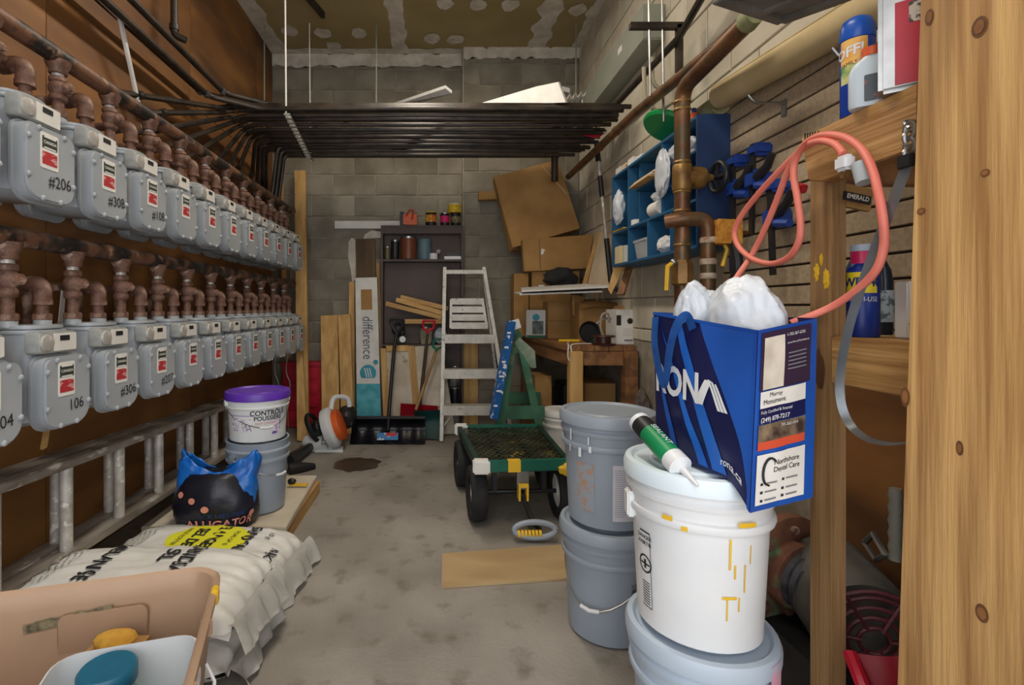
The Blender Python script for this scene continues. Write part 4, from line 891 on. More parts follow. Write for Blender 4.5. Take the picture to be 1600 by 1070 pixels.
b = new(); pts = [gc+Vector((.098*math.cos(2*PI*k/24), .012*math.sin(2*PI*k/24), .032*math.sin(2*PI*k/24))) for k in range(25)]; tube(b, pts, .014, 8, cap=False); hd = obj('pull_handle', b, M_greypail, wg, world=True)
b = new()
for k in range(7):
    x = gc.x-.085+k*.017; cyl(b, (x, gc.y-.005, .038), (x+.012, gc.y-.005, .038), .019, n=10)
obj('yellow_wrap', b, M_yellow, hd, world=True)
# ---- green sawhorse and blue level
st = thing('sawhorse', 'worn green wooden sawhorse behind the wagon', 'sawhorse', W(815,735,3.6))
b = new(); beam(b, W(810,537,3.52), W(806,527,4.15), .05, .13); obj('top_beam', b, M_sawgreen, st, world=True, bev=.004)
for d in (3.55, 4.1):
    k = 3.55/d; top = W(806,540,d)
    for s in (-1, 1):
        b = new(); beam(b, top+Vector((s*.03,0,.0)), Vector((top.x+s*.19+.03, d-.03, 0.002)), .05, .09, (0,1,0)); obj('leg', b, M_sawgreen, st, world=True, bev=.003)
    z = W(0,642,3.55).z; b = new(); beam(b, Vector((top.x-.13,d-.04,z)), Vector((top.x+.19,d-.04,z)), .03, .09); obj('cross_brace', b, M_sawgreen, st, world=True, bev=.003)
b = new(); slab(b, [W(803,536,3.50), W(812,527,3.5), W(836,548,3.5), W(838,575,3.5), W(830,575,3.5)], .02); obj('gusset', b, mat('whitened_green', (150,158,138), (92,120,96), 10, .7), st, world=True, bev=.003)
lv = thing('level', 'blue spirit level with white paint marks leaning on the sawhorse', 'level', W(768,655,3.38))
b = new(); beam(b, W(799,502,3.46), W(771,654,3.4), .045, .06, (.3,-1,0)); obj('body', b, mat('blue_level', (30,96,164), (24,80,140), 6, .4, c3=(224,226,226), s3=24, t3=(.6,.64)), lv, world=True, bev=.003)
b = new(); beam(b, W(803,500,3.5), W(807,514,3.5), .06, .04, (.3,-1,0)); obj('end_cap', b, M_white, lv, world=True, bev=.003)
for k in range(6):
    p = W(799,502,3.42).lerp(W(771,654,3.36), .12+.15*k); b = new(); box(b, p-Vector((.014,.001,.006)), p+Vector((.012,.001,.006))); obj('white_mark', b, M_white, lv, world=True)
# ---- workbench along the right wall
ZB = .865
wbn = thing('workbench', 'rough wooden workbench against the right wall', 'workbench', (1.05, 4.1, 0))
TL, TR, TBR, TBL = Vector((.862,3.40,ZB)), Vector((1.325,3.40,ZB)), Vector((1.325,4.72,ZB)), Vector((.745,4.72,ZB))
for k in range(5):                                              # boards of the top
    a, c = k/5, (k+1)/5-.008
    b = new(); slab(b, [TL.lerp(TR,a), TL.lerp(TR,c), TBL.lerp(TBR,c), TBL.lerp(TBR,a)], .035)
    obj('top_board', b, M_bench, wbn, world=True, bev=.002)
def dn(v, z): return Vector((v.x, v.y, z))
for a, c in ((TL, TR), (TL, TBL)):
    n_ = Vector((0,.03,0)) if a is TL and c is TR else Vector((.03,0,0)); b = new(); beam(b, dn(a,ZB-.085)+n_, dn(c,ZB-.085)+n_*.8, .035, .095); obj('apron', b, M_bench, wbn, world=True, bev=.002)
for v, dx, dy in ((TL,.05,.05),(TR,-.05,.05),(TBL,.06,-.06),(TBR,-.05,-.06)):
    b = new(); beam(b, dn(v,ZB-.036)+Vector((dx,dy-.045 if v in (TL,TR) else dy,0)), dn(v,.001)+Vector((dx,dy-.045 if v in (TL,TR) else dy,0)), .085, .085, (0,1,0)); obj('leg', b, M_pine if v is TL else M_bench, wbn, world=True, bev=.003)
def carton(name, label, px0, px1, pyb, pyt, d, dep, m=M_card, z=None, rz=0, cat='box', tape=True, group=None):
    zb = z if z is not None else W(0,pyb,d).z; zt_ = W(0,pyt,d).z; x0, x1 = W(px0,0,d).x, W(px1,0,d).x
    t = thing(name, label, cat, ((x0+x1)/2, d+dep/2, zb), rz, group); w = (x1-x0)/2; hh = zt_-zb
    b = new(); box(b, (-w,-dep/2,0), (w,dep/2,hh)); obj('body', b, m, t, bev=.003)
    for s in (-1, 1):
        b = new(); box(b, (-w,-dep/2*(1 if s<0 else 0)+.001*(s>0),hh), (w, dep/2*(0 if s<0 else 1)-.001*(s<0),hh+.004)); obj('flap', b, m, t)
    if tape:
        b = new(); box(b, (-w-.001,-dep/2-.001,hh*.48), (w+.001,-dep/2,hh*.5)); obj('seam', b, mat('seam', (110,82,46), None), t)
    return t
zb_ = ZB+.001
c1 = carton('heater_carton', 'small white carton with green print on the workbench', 824, 854, 0, 485, 4.25, .13, M_paper, zb_, -.12, tape=False)
b = new(); box(b, (-.03,-.0665,.03), (.06,-.065,.14)); obj('cylinder_picture', b, mat('greydark_print', (70,80,78), (120,130,124), 20, .6), c1); b = new(); box(b, (-.078,-.0667,.0), (.078,-.065,.022)); obj('green_stripe', b, mat('green_print', (40,104,76), None), c1)
b = new(); lathe(b, [(.03,0),(.001,.001)], 12, Matrix.Translation((.0,-.066,.17)) @ Matrix.Rotation(PI/2,4,'X')); obj('flame_mark', b, M_teal, c1)
carton('carton', 'small brown carton in front of stacked cardboard boxes', 856, 899, 0, 472, 4.15, .2, z=zb_)
carton('carton', 'tall narrow cardboard box at the back corner of workbench', 803, 826, 0, 428, 4.45, .2, z=zb_, tape=False)
carton('carton', 'medium cardboard box under the black bag', 828, 892, 0, 452, 4.42, .25, z=zb_, tape=False)
zx = W(0,452,4.42).z+.005
carton('carton', 'brown box lying on the medium box behind the black bag', 831, 905, 0, 424, 4.44, .24, z=zx, tape=False)
b = new(); blob(b, W(876,434,4.36), (.14,.05,.085), .25, 2, 6, 3); tag(obj('black_bag', b, mat('black_cloth', (26,25,25), (38,36,35), 9, .8)), 'crumpled black bag in front of the stacked boxes', 'bag')
b = new(); box(b, W(845,447,4.3)-Vector((.02,.01,.02)), W(845,447,4.3)+Vector((.03,.01,.01))); tag(obj('white_switch', b, M_white, bev=.003), 'little white switch plate beside the black bag', 'switch plate')
# long cardboard and the big flattened box
bb = thing('flat_carton', 'long cardboard box on top of the stack beside white boards', 'box', W(868,424,4.42))
b = new(); slab(b, [W(816,374,4.40), W(927,366,4.40), W(919,419,4.38), W(819,424,4.38)], .09); obj('body', b, M_card, bb, world=True, bev=.003)
b = new(); slab(b, [W(842,373,4.395), W(843,373,4.395), W(845,421,4.375), W(844,421,4.375)], .003); obj('seam', b, MATS['seam'], bb, world=True)
b = new(); slab(b, [W(846,388,4.385), W(852,390,4.385), W(848,398,4.385), W(845,397,4.385)], .002); obj('torn_tape', b, M_paper, bb, world=True)
bg_ = thing('large_carton', 'large tilted cardboard box leaning in the wall corner', 'box', W(830,386,4.5))
b = new(); slab(b, [W(771.5,275.6,4.58), W(871.6,249,4.58), W(906.5,356.6,4.5), W(801,386.8,4.5)], .14); obj('body', b, M_card, bg_, world=True, bev=.003)
b = new(); slab(b, [W(846,260,4.57), W(848,259,4.57), W(886,302,4.54), W(884,303,4.54)], .002); obj('tape_strip', b, mat('tape', (190,160,112), None, rough=.3), bg_, world=True)
b = new(); slab(b, [W(770,277,4.62), W(774,277,4.6), W(801,390,4.5), W(796,394,4.55)], .12); obj('side_flap', b, mat('card_dark', (146,110,62), (128,94,52), 5, .85), bg_, world=True)
board('card_piece', 'small cardboard flap behind the large tilted box', 'cardboard', [(748,299,4.7),(776,298,4.7),(776,311,4.7),(748,312,4.7)], .08, M_card)
for i, (q, lab, m) in enumerate(((((932,363,4.2),(937,363,4.18),(916,445,4.05),(909,445,4.08)), 'narrow pale board edge beside the white panels', M_pine), (((937,362,4.1),(956,366,3.8),(954,450,3.7),(917,448,3.95)), 'pale wood-grain panel leaning by the snow brush', mat('pale_panel', (206,190,164), (188,168,138), 7, .7, stretch=(1,1,.15))), (((960,414,3.5),(978,413,3.48),(955,460,3.45),(950,452,3.45)), 'brown leaning offcut below the blue cabinet', M_pine), (((978,414,3.42),(988,413,3.38),(974,460,3.36),(963,460,3.36)), 'darker leaning offcut under the blue cabinet end', M_bench))):
    board('panel', lab, 'panel', q, .02, m, 'leaning panels')
for q, lab in ((((814,449,4.25),(950,441,4.0),(952,447,3.6),(815,454,3.85)), 'thin white-edged sheet lying across the boxes'), (((803,456,4.25),(940,450,4.0),(941,454,3.65),(812,459,3.9)), 'thin brown sheet under the white-edged sheet')):
    board('thin_sheet', lab, 'sheet', q, .012, M_paper if 'white-edged' in lab else M_card, 'sheets on the boxes')
# open carton, pot, reel, white pack on the bench
oc = thing('open_carton', 'open cardboard box with curled flaps on the workbench', 'box', W(925,532,3.85)); zc0, zc1 = zb_, W(0,474,3.85).z
x0, x1 = W(905,0,3.85).x, W(962,0,3.85).x
for n_, lo, hi in (('wall',(x0,3.85,zc0),(x1,3.856,zc1)),('wall',(x0,4.09,zc0),(x1,4.096,zc1)),('wall',(x0,3.856,zc0),(x0+.006,4.09,zc1)),('wall',(x1-.006,3.856,zc0),(x1,4.09,zc1)),('base',(x0+.006,3.856,zc0),(x1-.006,4.09,zc0+.006))):
    b = new(); box(b, lo, hi); obj(n_, b, M_card, oc, world=True)
b = new(); P = [Vector((x0,3.85,zc1)), Vector((x1,3.85,zc1))]; grid(b, lambda u, v: P[0].lerp(P[1],u)+Vector((0,-.08*v,.05*v-.09*v*v+.03*math.sin(u*3)*(1-u))), 12, 5); bmesh.ops.solidify(b, geom=b.faces[:], thickness=.004); obj('flap', b, M_card, oc, world=True)
b = new(); slab(b, [W(893,460,4.0), W(913,463,4.0), W(912,500,3.95), W(895,492,3.98)], .004); obj('flap', b, M_card, oc, world=True)
b = new(); slab(b, [W(960,478,3.7), W(1006,472,3.65), W(1004,482,3.6), W(956,484,3.65)], .12); tag(obj('flat_box', b, M_card, bev=.003), 'shallow cardboard box lid resting on the white pack', 'box')
b = new(); cyl(b, W(932,478,3.95), W(932,447,3.95), .013, n=10); tag(obj('dowel', b, M_pine), 'short wooden dowel standing in the open carton', 'dowel')
wp = carton('white_pack', 'white carton with round black mark on the workbench', 962, 1000, 0, 484, 3.5, .2, M_paper, zb_, .05, tape=False)
b = new(); lathe(b, [(.02,0),(.001,.001)], 16, Matrix.Translation((.01,-.101,.16)) @ Matrix.Rotation(PI/2,4,'X')); obj('black_dot', b, M_ink, wp)
for s in (-1, 1):
    b = new(); box(b, (s*.068-.016,-.1015,.13), (s*.068+.016,-.1,.20)); obj('black_corner', b, M_ink, wp)
for k in range(4):
    b = new(); box(b, (-.04,-.1012,.06+.014*k), (.04,-.1,.066+.014*k)); obj('print_line', b, mat('faint_print', (200,198,192), None), wp)
b = new(); box(b, (-.03,-.1013,.022), (.03,-.1,.034)); obj('maker_print', b, M_greyink, wp)
rl = thing('cable_reel', 'small dark red cable reel on the workbench', 'reel', W(943,537,3.45)); rl.location.z = zb_
b = new(); lathe(b, [(.075,0),(.078,.01),(.05,.016),(.05,.05),(.078,.055),(.075,.066)], 24); obj('spool', b, mat('maroon', (74,34,30), (58,26,24), 8, .35), rl)
b = new(); tube(b, smoothline([(0,0,.06),(-.02,.0,.12),(-.01,0,.2),(.03,0,.21),(.04,.01,.15)]), .008, 8); obj('cable', b, mat('grey_cable', (150,140,128), None), rl)
pn = thing('frying_pan', 'black round pan standing on edge in front of open carton', 'pan', W(919,533,3.6)); pn.location.z = zb_
b = new(); lathe(b, [(.001,0),(.06,0),(.078,.03),(.074,.03),(.058,.006),(.001,.006)], 26, Matrix.Translation((0,0,.078)) @ Matrix.Rotation(PI/2-.1,4,'X') @ Matrix.Rotation(.1,4,'Y')); obj('bowl', b, M_dark, pn)
b = new(); tube(b, smoothline([(.05,0,.13),(.1,0,.17),(.16,0,.175)]), .008, 8); obj('handle', b, M_steel, pn)
b = new(); cyl(b, W(873,526,3.7)+Vector((0,0,.0)), W(905,526,3.7), .011, n=8); y_ = tag(obj('yellow_marker', b, M_yellow), 'yellow marker lying near the bench edge', 'marker'); y_.location.z = zb_+.012-W(0,526,3.7).z
b = new(); tube(b, smoothline([(.95,3.7,zb_+.006),(.9,3.55,zb_+.006),(.865,3.39,zb_+.004),(.857,3.37,.8),(.87,3.372,.77),(.88,3.374,.83),(.9,3.42,zb_+.006),(1.05,3.5,zb_+.006)]), .004, 6); tag(obj('white_string', b, M_paper), 'white string looped over the bench corner', 'string')
# under the bench
carton('carton', 'open cardboard box on floor under the workbench', 915, 962, 0, 600, 3.7, .3, z=.001, tape=False, group='boxes under the bench')
carton('carton', 'brown box on floor beside the sawhorse', 836, 862, 0, 588, 4.1, .25, z=.001, tape=False, group='boxes under the bench')
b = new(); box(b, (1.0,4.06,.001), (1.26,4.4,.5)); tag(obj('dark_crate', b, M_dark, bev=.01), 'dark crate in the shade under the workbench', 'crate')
b = new(); blob(b, Vector((1.285, 3.22, .5)), (.035,.07,.10), .4, 3, 3, 3, ridge=True); tag(obj('rag_bundle', b, mat('rag', (120,108,98), (70,62,58), 12, .9)), 'grey rag bundle tied by the bench leg', 'rag')
# white pail behind the grey stack
wpx = make_pail('white_pail', 'white pail with wire handle behind the grey pails', .38, .13, .115, M_paper, M_paper, None); wpx.location = (.89, 3.68, .0)
b = new(); tube(b, smoothline([(.0,-.14,.26),(.02,-.12,.36),(.07,0,.45),(.06,.1,.36),(0,.14,.26)]), .003, 6); hd = obj('bail_handle', b, M_steel, wpx)
# ---- grey pail stack and white/blue pail stack
gx, gy = (949-CX)*1.80/F, 1.80; ga = cam_a(gx, gy)
LP = (.37, .15, .132)
pg = make_pail('grey_pail', 'lower grey pail of the stack beside the white pails', *LP, M_greypail, M_greypail, ga-.35, hang=.17); pg.location = (gx, gy, 0)
pail_label(pg, mat('warning_print', (120,122,130), (70,66,74), 60, .6, contrast=(.5,.52)), .10, .22, ga+.55, ga+.95, *LP, name='warning_label')
pg2 = make_pail('grey_pail', 'upper grey pail of the stack with white paint drips', *LP, M_greypail, M_greypail, None); pg2.location = (gx, gy, .382)
lab = pail_label(pg2, mat('safety_sheet', (206,205,210), (196,195,202), 20, .7), .04, .225, ga+.12, ga+.95, *LP, name='safety_sheet')
for k in range(22): pail_label(pg2, mat('sheet_print', (170,169,178), None), .055+.0072*k, .0582+.0072*k, ga+.17, ga+.17+(.33 if k % 5 else .24), *LP, lift=.0022, name='sheet_line'); pail_label(pg2, MATS['sheet_print'], .055+.0072*k, .0582+.0072*k, ga+.55, ga+.55+(.34 if k % 4 else .2), *LP, lift=.0022, name='sheet_line')
pail_label(pg2, mat('worn_print', (150,156,164), (172,140,120), 40, .6, contrast=(.5,.55)), .06, .22, ga-.75, ga-.3, *LP, name='worn_label')
for k in range(9):
    a = ga+random.uniform(-1.1,1.1); z = random.uniform(.27,.34); b = new(); cylpatch(b, .168, .168, z-.01-random.random()*.03, z, a, a+.02+random.random()*.05, 3); obj('paint_drip', b, M_white, pg2)
wx, wy = (1090-CX)*1.21/F, 1.21; wa = cam_a(wx, wy)
pb = make_pail('pale_blue_pail', 'pale blue pail under the white pail at the doorway', *LP, M_bluepail, M_bluepail, wa-.75, hang=.16); pb.location = (wx+.004, wy, 0)
for k, (da, w_, z) in enumerate(((.75,.35,.30),(.95,.3,.34),(.6,.2,.26))):
    b = new(); cylpatch(b, .1635, .1645, z-.025, z+.03, wa+da, wa+da+w_, 5); obj('pink_stain', b, mat('pink_stain', (232,158,178), (206,176,196), 14, .5), pb)
ww = make_pail('white_pail', 'white pail with yellow paint drips carrying the blue shopping bag', *LP, M_white, mat('lid_white', (222,234,240), (210,226,234), 4, .42), None); ww.location = (wx, wy, .382)
def wpatch(m, z0, z1, u0, u1, name, lift=.002): return pail_label(ww, m, z0, z1, wa+u0, wa+u1, *LP, lift=lift, name=name)
wpatch(M_ink, .05, .225, -.98, -.74, 'warning_label', .0012)
wpatch(M_white, .053, .222, -.973, -.747, 'warning_ground', .0017)
for k in range(9): wpatch(M_ink, .058+.006*k, .0605+.006*k, -.95, -.77, 'warning_line', .0022)
pail_text(ww, 'DANGER', M_ink, .212, wa-.86, .012, *LP, bold=.02); pail_text(ww, 'AVERTIR', M_ink, .198, wa-.86, .012, *LP, bold=.02)
kx = .15-.018*(.37-.155)/.37
def ringpatch(a, z, r0, r1, m, nm):
    b = new(); n = 24; R0 = lambda zz: .132+.018*zz/.37+.003
    rg = [[b.verts.new(Vector((R0(z+r*math.sin(2*PI*k/n))*math.cos(a+r*math.cos(2*PI*k/n)/.14), R0(z+r*math.sin(2*PI*k/n))*math.sin(a+r*math.cos(2*PI*k/n)/.14), z+r*math.sin(2*PI*k/n)))) for k in range(n)] for r in (r0, r1)]
    bridge(b, rg[0], rg[1]); obj(nm, b, m, ww)
ringpatch(wa-.86, .15, .017, .021, M_ink, 'warning_ring')
wpatch(M_ink, .148, .152, -.97, -.75, 'warning_bar', .0028); wpatch(M_ink, .14, .16, -.885, -.835, 'warning_figure', .0026)
for u, z0, z1, w_ in ((.42,.19,.255,.03),(.5,.17,.2,.025),(.66,.14,.2,.02),(.40,.08,.13,.02),(.58,.10,.13,.02),(.33,.126,.132,.22),(.75,.2,.24,.015)): wpatch(M_yellow, z0, z1, u, u+w_, 'yellow_drip')
for u, z, w_ in ((-.45,.285,.14),(-.2,.27,.08),(.5,.29,.25)): pail_label(ww, M_yellow, z-.006, z+.004, wa+u, wa+u+w_, *LP, lift=.0125, name='yellow_drip')
b = new(); box(b, (-.02,-.008,.24), (.02,.012,.30)); e_ = obj('handle_ear', b, M_white, ww, bev=.004); e_.rotation_euler = (0,0,wa-1.25+PI/2); e_.location = (.155*math.cos(wa-1.25), .155*math.sin(wa-1.25), 0)
# ---- caulk cartridge
cg = thing('caulk_tube', 'green and black caulk cartridge with white nozzle on the white lid', 'caulk tube', W(1020,700,1.22))
p0, p1 = Vector((.497,1.265,.838)), Vector((.520,1.135,.786)); ax = (p1-p0).normalized()
b = new(); cyl(b, p0, p0+ax*.012, .0255, n=22); obj('plunger_end', b, M_white, cg, world=True)
b = new(); cyl(b, p0+ax*.012, p0+ax*.05, .025, n=22); obj('black_band', b, M_dark, cg, world=True)
b = new(); cyl(b, p0+ax*.05, p1, .0249, n=22); obj('green_sleeve', b, mat('caulk_green', (20,140,84), (14,120,70), 5, .4), cg, world=True)
b = new(); lathe(b, [(.0255,0),(.026,.03),(.016,.036),(.009,.04),(.003,.09)], 20, along(p1, p1+ax)); obj('nozzle', b, M_white, cg, world=True)
sd = ax.cross(Vector((0,0,1))).normalized(); nn = sd.cross(ax).normalized()
text('SEALANT', cg, M_white, p0.lerp(p1,.62)+nn*.0255-sd*.0, ax, nn.cross(ax).normalized(), .018, 1)
# ---- blue shopping bag
sb = thing('shopping_bag', 'blue printed reusable shopping bag full of crumpled white plastic', 'shopping bag', (.63, 1.14, .762))
ZT, ZBb = 1.085, .764
fl_t, fr_t = Vector((.548,1.30,1.108)), W(1185,516,1.0); fl_b, fr_b = Vector((.545,1.275,.764)), Vector((.61,1.0,.718))
sr_t, sr_b = W(1277,497,1.06), W(1270,777,1.04); bk_t, bk_b = Vector((.76,1.35,1.10)), Vector((.75,1.32,.764))
def face(n_, a, c, d_, e, m, bulge, nrm):
    b = new(); grid(b, lambda u, v: a.lerp(c,u).lerp(d_.lerp(e,u),v)+Vector(nrm)*(bulge*math.sin(u*PI)*math.sin(v*PI)+.004*noise.noise((u*4,v*4,3))*math.sin(u*PI)), 18, 18)
    return obj(n_, b, m, sb, world=True)
NF = (fr_b-fl_b).cross(Vector((0,0,1))).normalized(); NS = (sr_b-fr_b).cross(Vector((0,0,1))).normalized()
bulF = .008
def botF(u):
    p = fl_b.lerp(fr_b, u); p.z = .767-.049*max(0, (min(u,1)-.80)/.20)**1.4; return p
b = new(); grid(b, lambda u, v: fl_t.lerp(fr_t,u).lerp(botF(u),v)+NF*(bulF*math.sin(u*PI)*math.sin(v*PI)+.004*noise.noise((u*4,v*4,3))*math.sin(u*PI)), 30, 18); front = obj('front_panel', b, M_navy, sb, world=True)
side = face('side_panel', fr_t, sr_t, fr_b, sr_b, M_bagblue, .002, NS)
face('back_panel', sr_t, bk_t, sr_b, bk_b, M_navy, 0, (1,0,0)); face('far_panel', bk_t, fl_t, bk_b, fl_b, M_bagblue, 0, (0,1,0))
b = new(); b.faces.new([b.verts.new(p) for p in (botF(0), botF(.8), bk_b.lerp(sr_b,.8)+Vector((0,0,.02)), bk_b+Vector((0,0,.003)))]); obj('base_panel', b, M_bagblue, sb, world=True)
def fq(u, v, lift): return fl_t.lerp(fr_t,u).lerp(botF(u),v)+NF*(bulF*math.sin(max(0,min(1,u))*PI)*math.sin(max(0,min(1,v))*PI)+lift+.004*noise.noise((u*4,v*4,3))*math.sin(u*PI))
def fpatch(pts, m, nm, lift=.0015):
    """quad strip in bag-face coordinates: four corners"""
    A, B, C2, D2 = [Vector(p) for p in pts]; b = new()
    grid(b, lambda s, t_: (lambda q: fq(q.x, q.y, lift))(A.lerp(B,s).lerp(D2.lerp(C2,s),t_)), 10, 14); return obj(nm, b, m, front, world=True)
M_bright = mat('bag_bright_blue', (38,104,196), (28,84,172), 3, .32)
fpatch([(.50,.0),(.985,.0),(.985,.95),(.93,.75)], mat('bag_mid_blue', (34,88,178), (26,72,152), 3, .32), 'blue_field')
fpatch([(.10,.10),(.17,.22),(.62,.98),(.52,.98)], M_bright, 'light_ray'); fpatch([(.26,.05),(.33,.05),(.80,.98),(.66,.98)], M_bright, 'light_ray'); fpatch([(.02,.3),(.08,.4),(.30,.98),(.22,.98)], MATS['bag_mid_blue'], 'light_ray')
fpatch([(0,0),(1,0),(1,.02),(0,.02)], M_bagblue, 'hem', .002); fpatch([(.975,0),(1,0),(1,1),(.975,1)], M_bagblue, 'edge_binding', .002)
def ftext(s, u, v, size, wide, bold=.0, lift=.003):
    wF = (fr_t-fl_t).length; hF = (fl_t-fl_b).length
    return text(s, front, M_white, (0,0,0), (1,0,0), (0,1,0), size, wide, f=lambda x, y: fq(u+x/wF, v-y/hF, lift), bold=bold)
ftext('RON', .285, .475, .098, .76, .03)
# last letter: solid slant leg with three thin strokes, as in the printed mark
for a, c in (((.52,.40),(.60,.40)),): fpatch([(.60,.39),(.66,.39),(.585,.565),(.50,.565)], M_white, 'letter_stroke', .003)
for k in range(3):
    u = .625+.03*k; fpatch([(u,.385+.01*k),(u+.017,.385+.01*k),(u+.125,.575),(u+.1,.575)], M_white, 'letter_stroke', .003)
ftext('rona.ca', .84, .90, .024, .85, .01)
def sq(u, v, lift=.002): return fr_t.lerp(sr_t,u).lerp(fr_b.lerp(sr_b,u),v)+NS*(lift+.002*math.sin(u*PI)*math.sin(v*PI)+.004*noise.noise((u*4,v*4,3))*math.sin(u*PI))
def spatch(u0, v0, u1, v1, m, nm, lift=.002):
    b = new(); grid(b, lambda s, t_: sq(u0+(u1-u0)*s, v0+(v1-v0)*t_, lift), 8, 8); return obj(nm, b, m, side, world=True)
wS, hS = (sr_t-fr_t).length, (fr_t-fr_b).length
def stext(s, u, v, size, m=M_white, wide=1, bold=0, align='LEFT'): return text(s, side, m, (0,0,0), (1,0,0), (0,1,0), size, wide, f=lambda x, y: sq(u+x/wS, v-y/hS, .0042), bold=bold, align=align)
spatch(.05,.02,.88,.34, M_plum, 'dark_ad'); spatch(.09,.05,.42,.335, mat('cream_ad', (214,206,190), (190,180,164), 20, .6), 'torn_paper_ad', .003)
spatch(.06,.345,.80,.435, M_paper, 'name_ad', .003); spatch(.06,.435,.80,.52, M_navy, 'phone_ad', .003)
spatch(.05,.525,.80,.62, mat('house_ad', (60,44,40), (150,130,104), 24, .5), 'house_ad', .003); spatch(.05,.62,.80,.665, mat('orange_band', (204,78,48), None), 'orange_band', .003)
spatch(.05,.69,.82,.965, M_paper, 'dental_ad', .003)
stext('1-705-267-6256', .44, .055, .0085); stext('www.MurrayMonument.ca', .45, .10, .006)
for k in range(5): spatch(.48,.155+.022*k,.80,.162+.022*k, M_greyink, 'fine_print', .003)
stext('Murray', .20, .368, .012, M_ink); stext('Monument', .10, .405, .014, M_ink)
stext('Fully Certified & Insured', .07, .458, .0085); stext('(249) 878-7217', .07, .50, .0125, bold=.01)
stext('705-262-1414', .40, .548, .008); stext('Northshore', .30, .745, .0145, M_ink, bold=.005); stext('Dental Care', .30, .785, .0145, M_ink, bold=.005)
for k, (u, v) in enumerate(((.12,.855),(.45,.85),(.12,.90),(.45,.90),(.12,.945),(.45,.94))):
    spatch(u,v-.008,u+.04,v+.006, M_ink, 'bullet', .0042); spatch(u+.07,v-.006,u+.25,v+.003, M_greyink, 'fine_print', .0042)
b = new(); pts = [sq(.24+.10*math.cos(a)*(1 if a < 4.2 else .6), .79-.075*math.sin(a), .006) for a in [PI*.25+k*PI*1.25/14 for k in range(15)]]; tube(b, pts, .0022, 6); obj('tooth_mark', b, M_ink, side, world=True)
b = new(); pts = smoothline([fq(.05,.03,.006), fq(.07,.2,.014), fq(.15,.36,.022), fq(.23,.48,.024), fq(.28,.40,.026), fq(.31,.22,.024), fq(.36,.05,.022), fq(.43,-.015,.014), fq(.47,.07,.006)], 8)
prev = None
for i, p in enumerate(pts):
    t_ = (pts[min(i+1,len(pts)-1)]-pts[max(i-1,0)]).normalized(); s_ = t_.cross(NF).normalized()*.0125
    cur = (b.verts.new(p-s_), b.verts.new(p+s_))
    if prev: b.faces.new((prev[0], prev[1], cur[1], cur[0]))
    prev = cur
bmesh.ops.solidify(b, geom=b.faces[:], thickness=.0025); obj('strap', b, M_strap, sb, world=True)
b = new(); blob(b, (.622,1.245,1.075), (.043,.048,.10), .16, 1.5, 3, 5, ridge=True); blob(b, (.695,1.165,1.075), (.07,.095,.11), .15, 1.5, 6, 5, ridge=True); blob(b, (.675,1.27,1.07), (.07,.055,.085), .16, 1.5, 9, 5, ridge=True)
tag(obj('plastic_bags', b, M_film, ang=3), 'crumpled white plastic bags bulging out of the blue shopping bag', 'plastic bags')
# ================================================================== RIGHT WALL
# grey steel wireway high on the wall
ww_ = thing('wireway', 'long grey steel wireway mounted high on right block wall', 'electrical box', (1.27, 3.5, 2.68))
b = new(); box(b, (1.205,3.0,2.69), (XR,4.55,2.90)); obj('trough', b, M_galv, ww_, world=True, bev=.004)
b = new(); box(b, (1.215,2.996,2.70), (XR-.01,3.0,2.89)); obj('end_plate', b, M_galv, ww_, world=True)
b = new(); box(b, (1.203,3.35,2.80), (1.205,3.42,2.84)); obj('paper_tag', b, M_paper, ww_, world=True)
b = new(); tube(b, smoothline([(1.2,4.2,2.86),(1.185,4.2,2.82),(1.19,4.19,2.77),(1.2,4.2,2.73)]), .006, 6); obj('white_tie', b, M_paper, ww_, world=True)
# struts, conduits
b = new(); tube(b, [(1.19,1.15,2.86),(1.20,2.55,2.46),(1.21,4.3,2.52)], .018, 8); tag(obj('black_conduit', b, M_black), 'thin black conduit rising past the grey wireway', 'conduit')
br = thing('strut_bracket', 'brown steel strut bracket holding rods over the copper pipe', 'bracket', (1.1, 2.6, 2.3))
p = W(1020,41,2.6); q = W(1066,41,2.6); b = new(); beam(b, W(984,41,2.6), q, .03, .03); obj('arm', b, M_black, br, world=True)
b = new(); beam(b, W(1061,40,2.6), W(1061,112,2.6), .03, .03, (0,1,0)); obj('upright', b, M_black, br, world=True)
for px, y1 in ((1013,150),(1034,190)):
    b = new(); tube(b, [W(px,-10,2.6), W(px+3,y1,2.6)], .006, 6); obj('rod', b, M_steel, br, world=True)
for i, pts in enumerate((((1006,105,2.9),(1008,150,2.9),(1012,165,2.9)), ((1019,90,2.9),(1020,125,2.9),(1030,138,2.9),(1040,135,2.9)), ((1018,168,2.9),(1030,173,2.9),(1050,160,2.8),(1070,150,2.7)))):
    b = new(); tube(b, smoothline([W(*p_) for p_ in pts]), .012, 8); tag(obj('flex_conduit', b, mat('grey_conduit', (170,160,136), None, rough=.5)), ['short straight grey conduit under the wireway', 'hooked grey conduit under the wireway', 'grey conduit looping behind the vertical copper pipe'][i], 'conduit', 'grey conduits under the wireway')
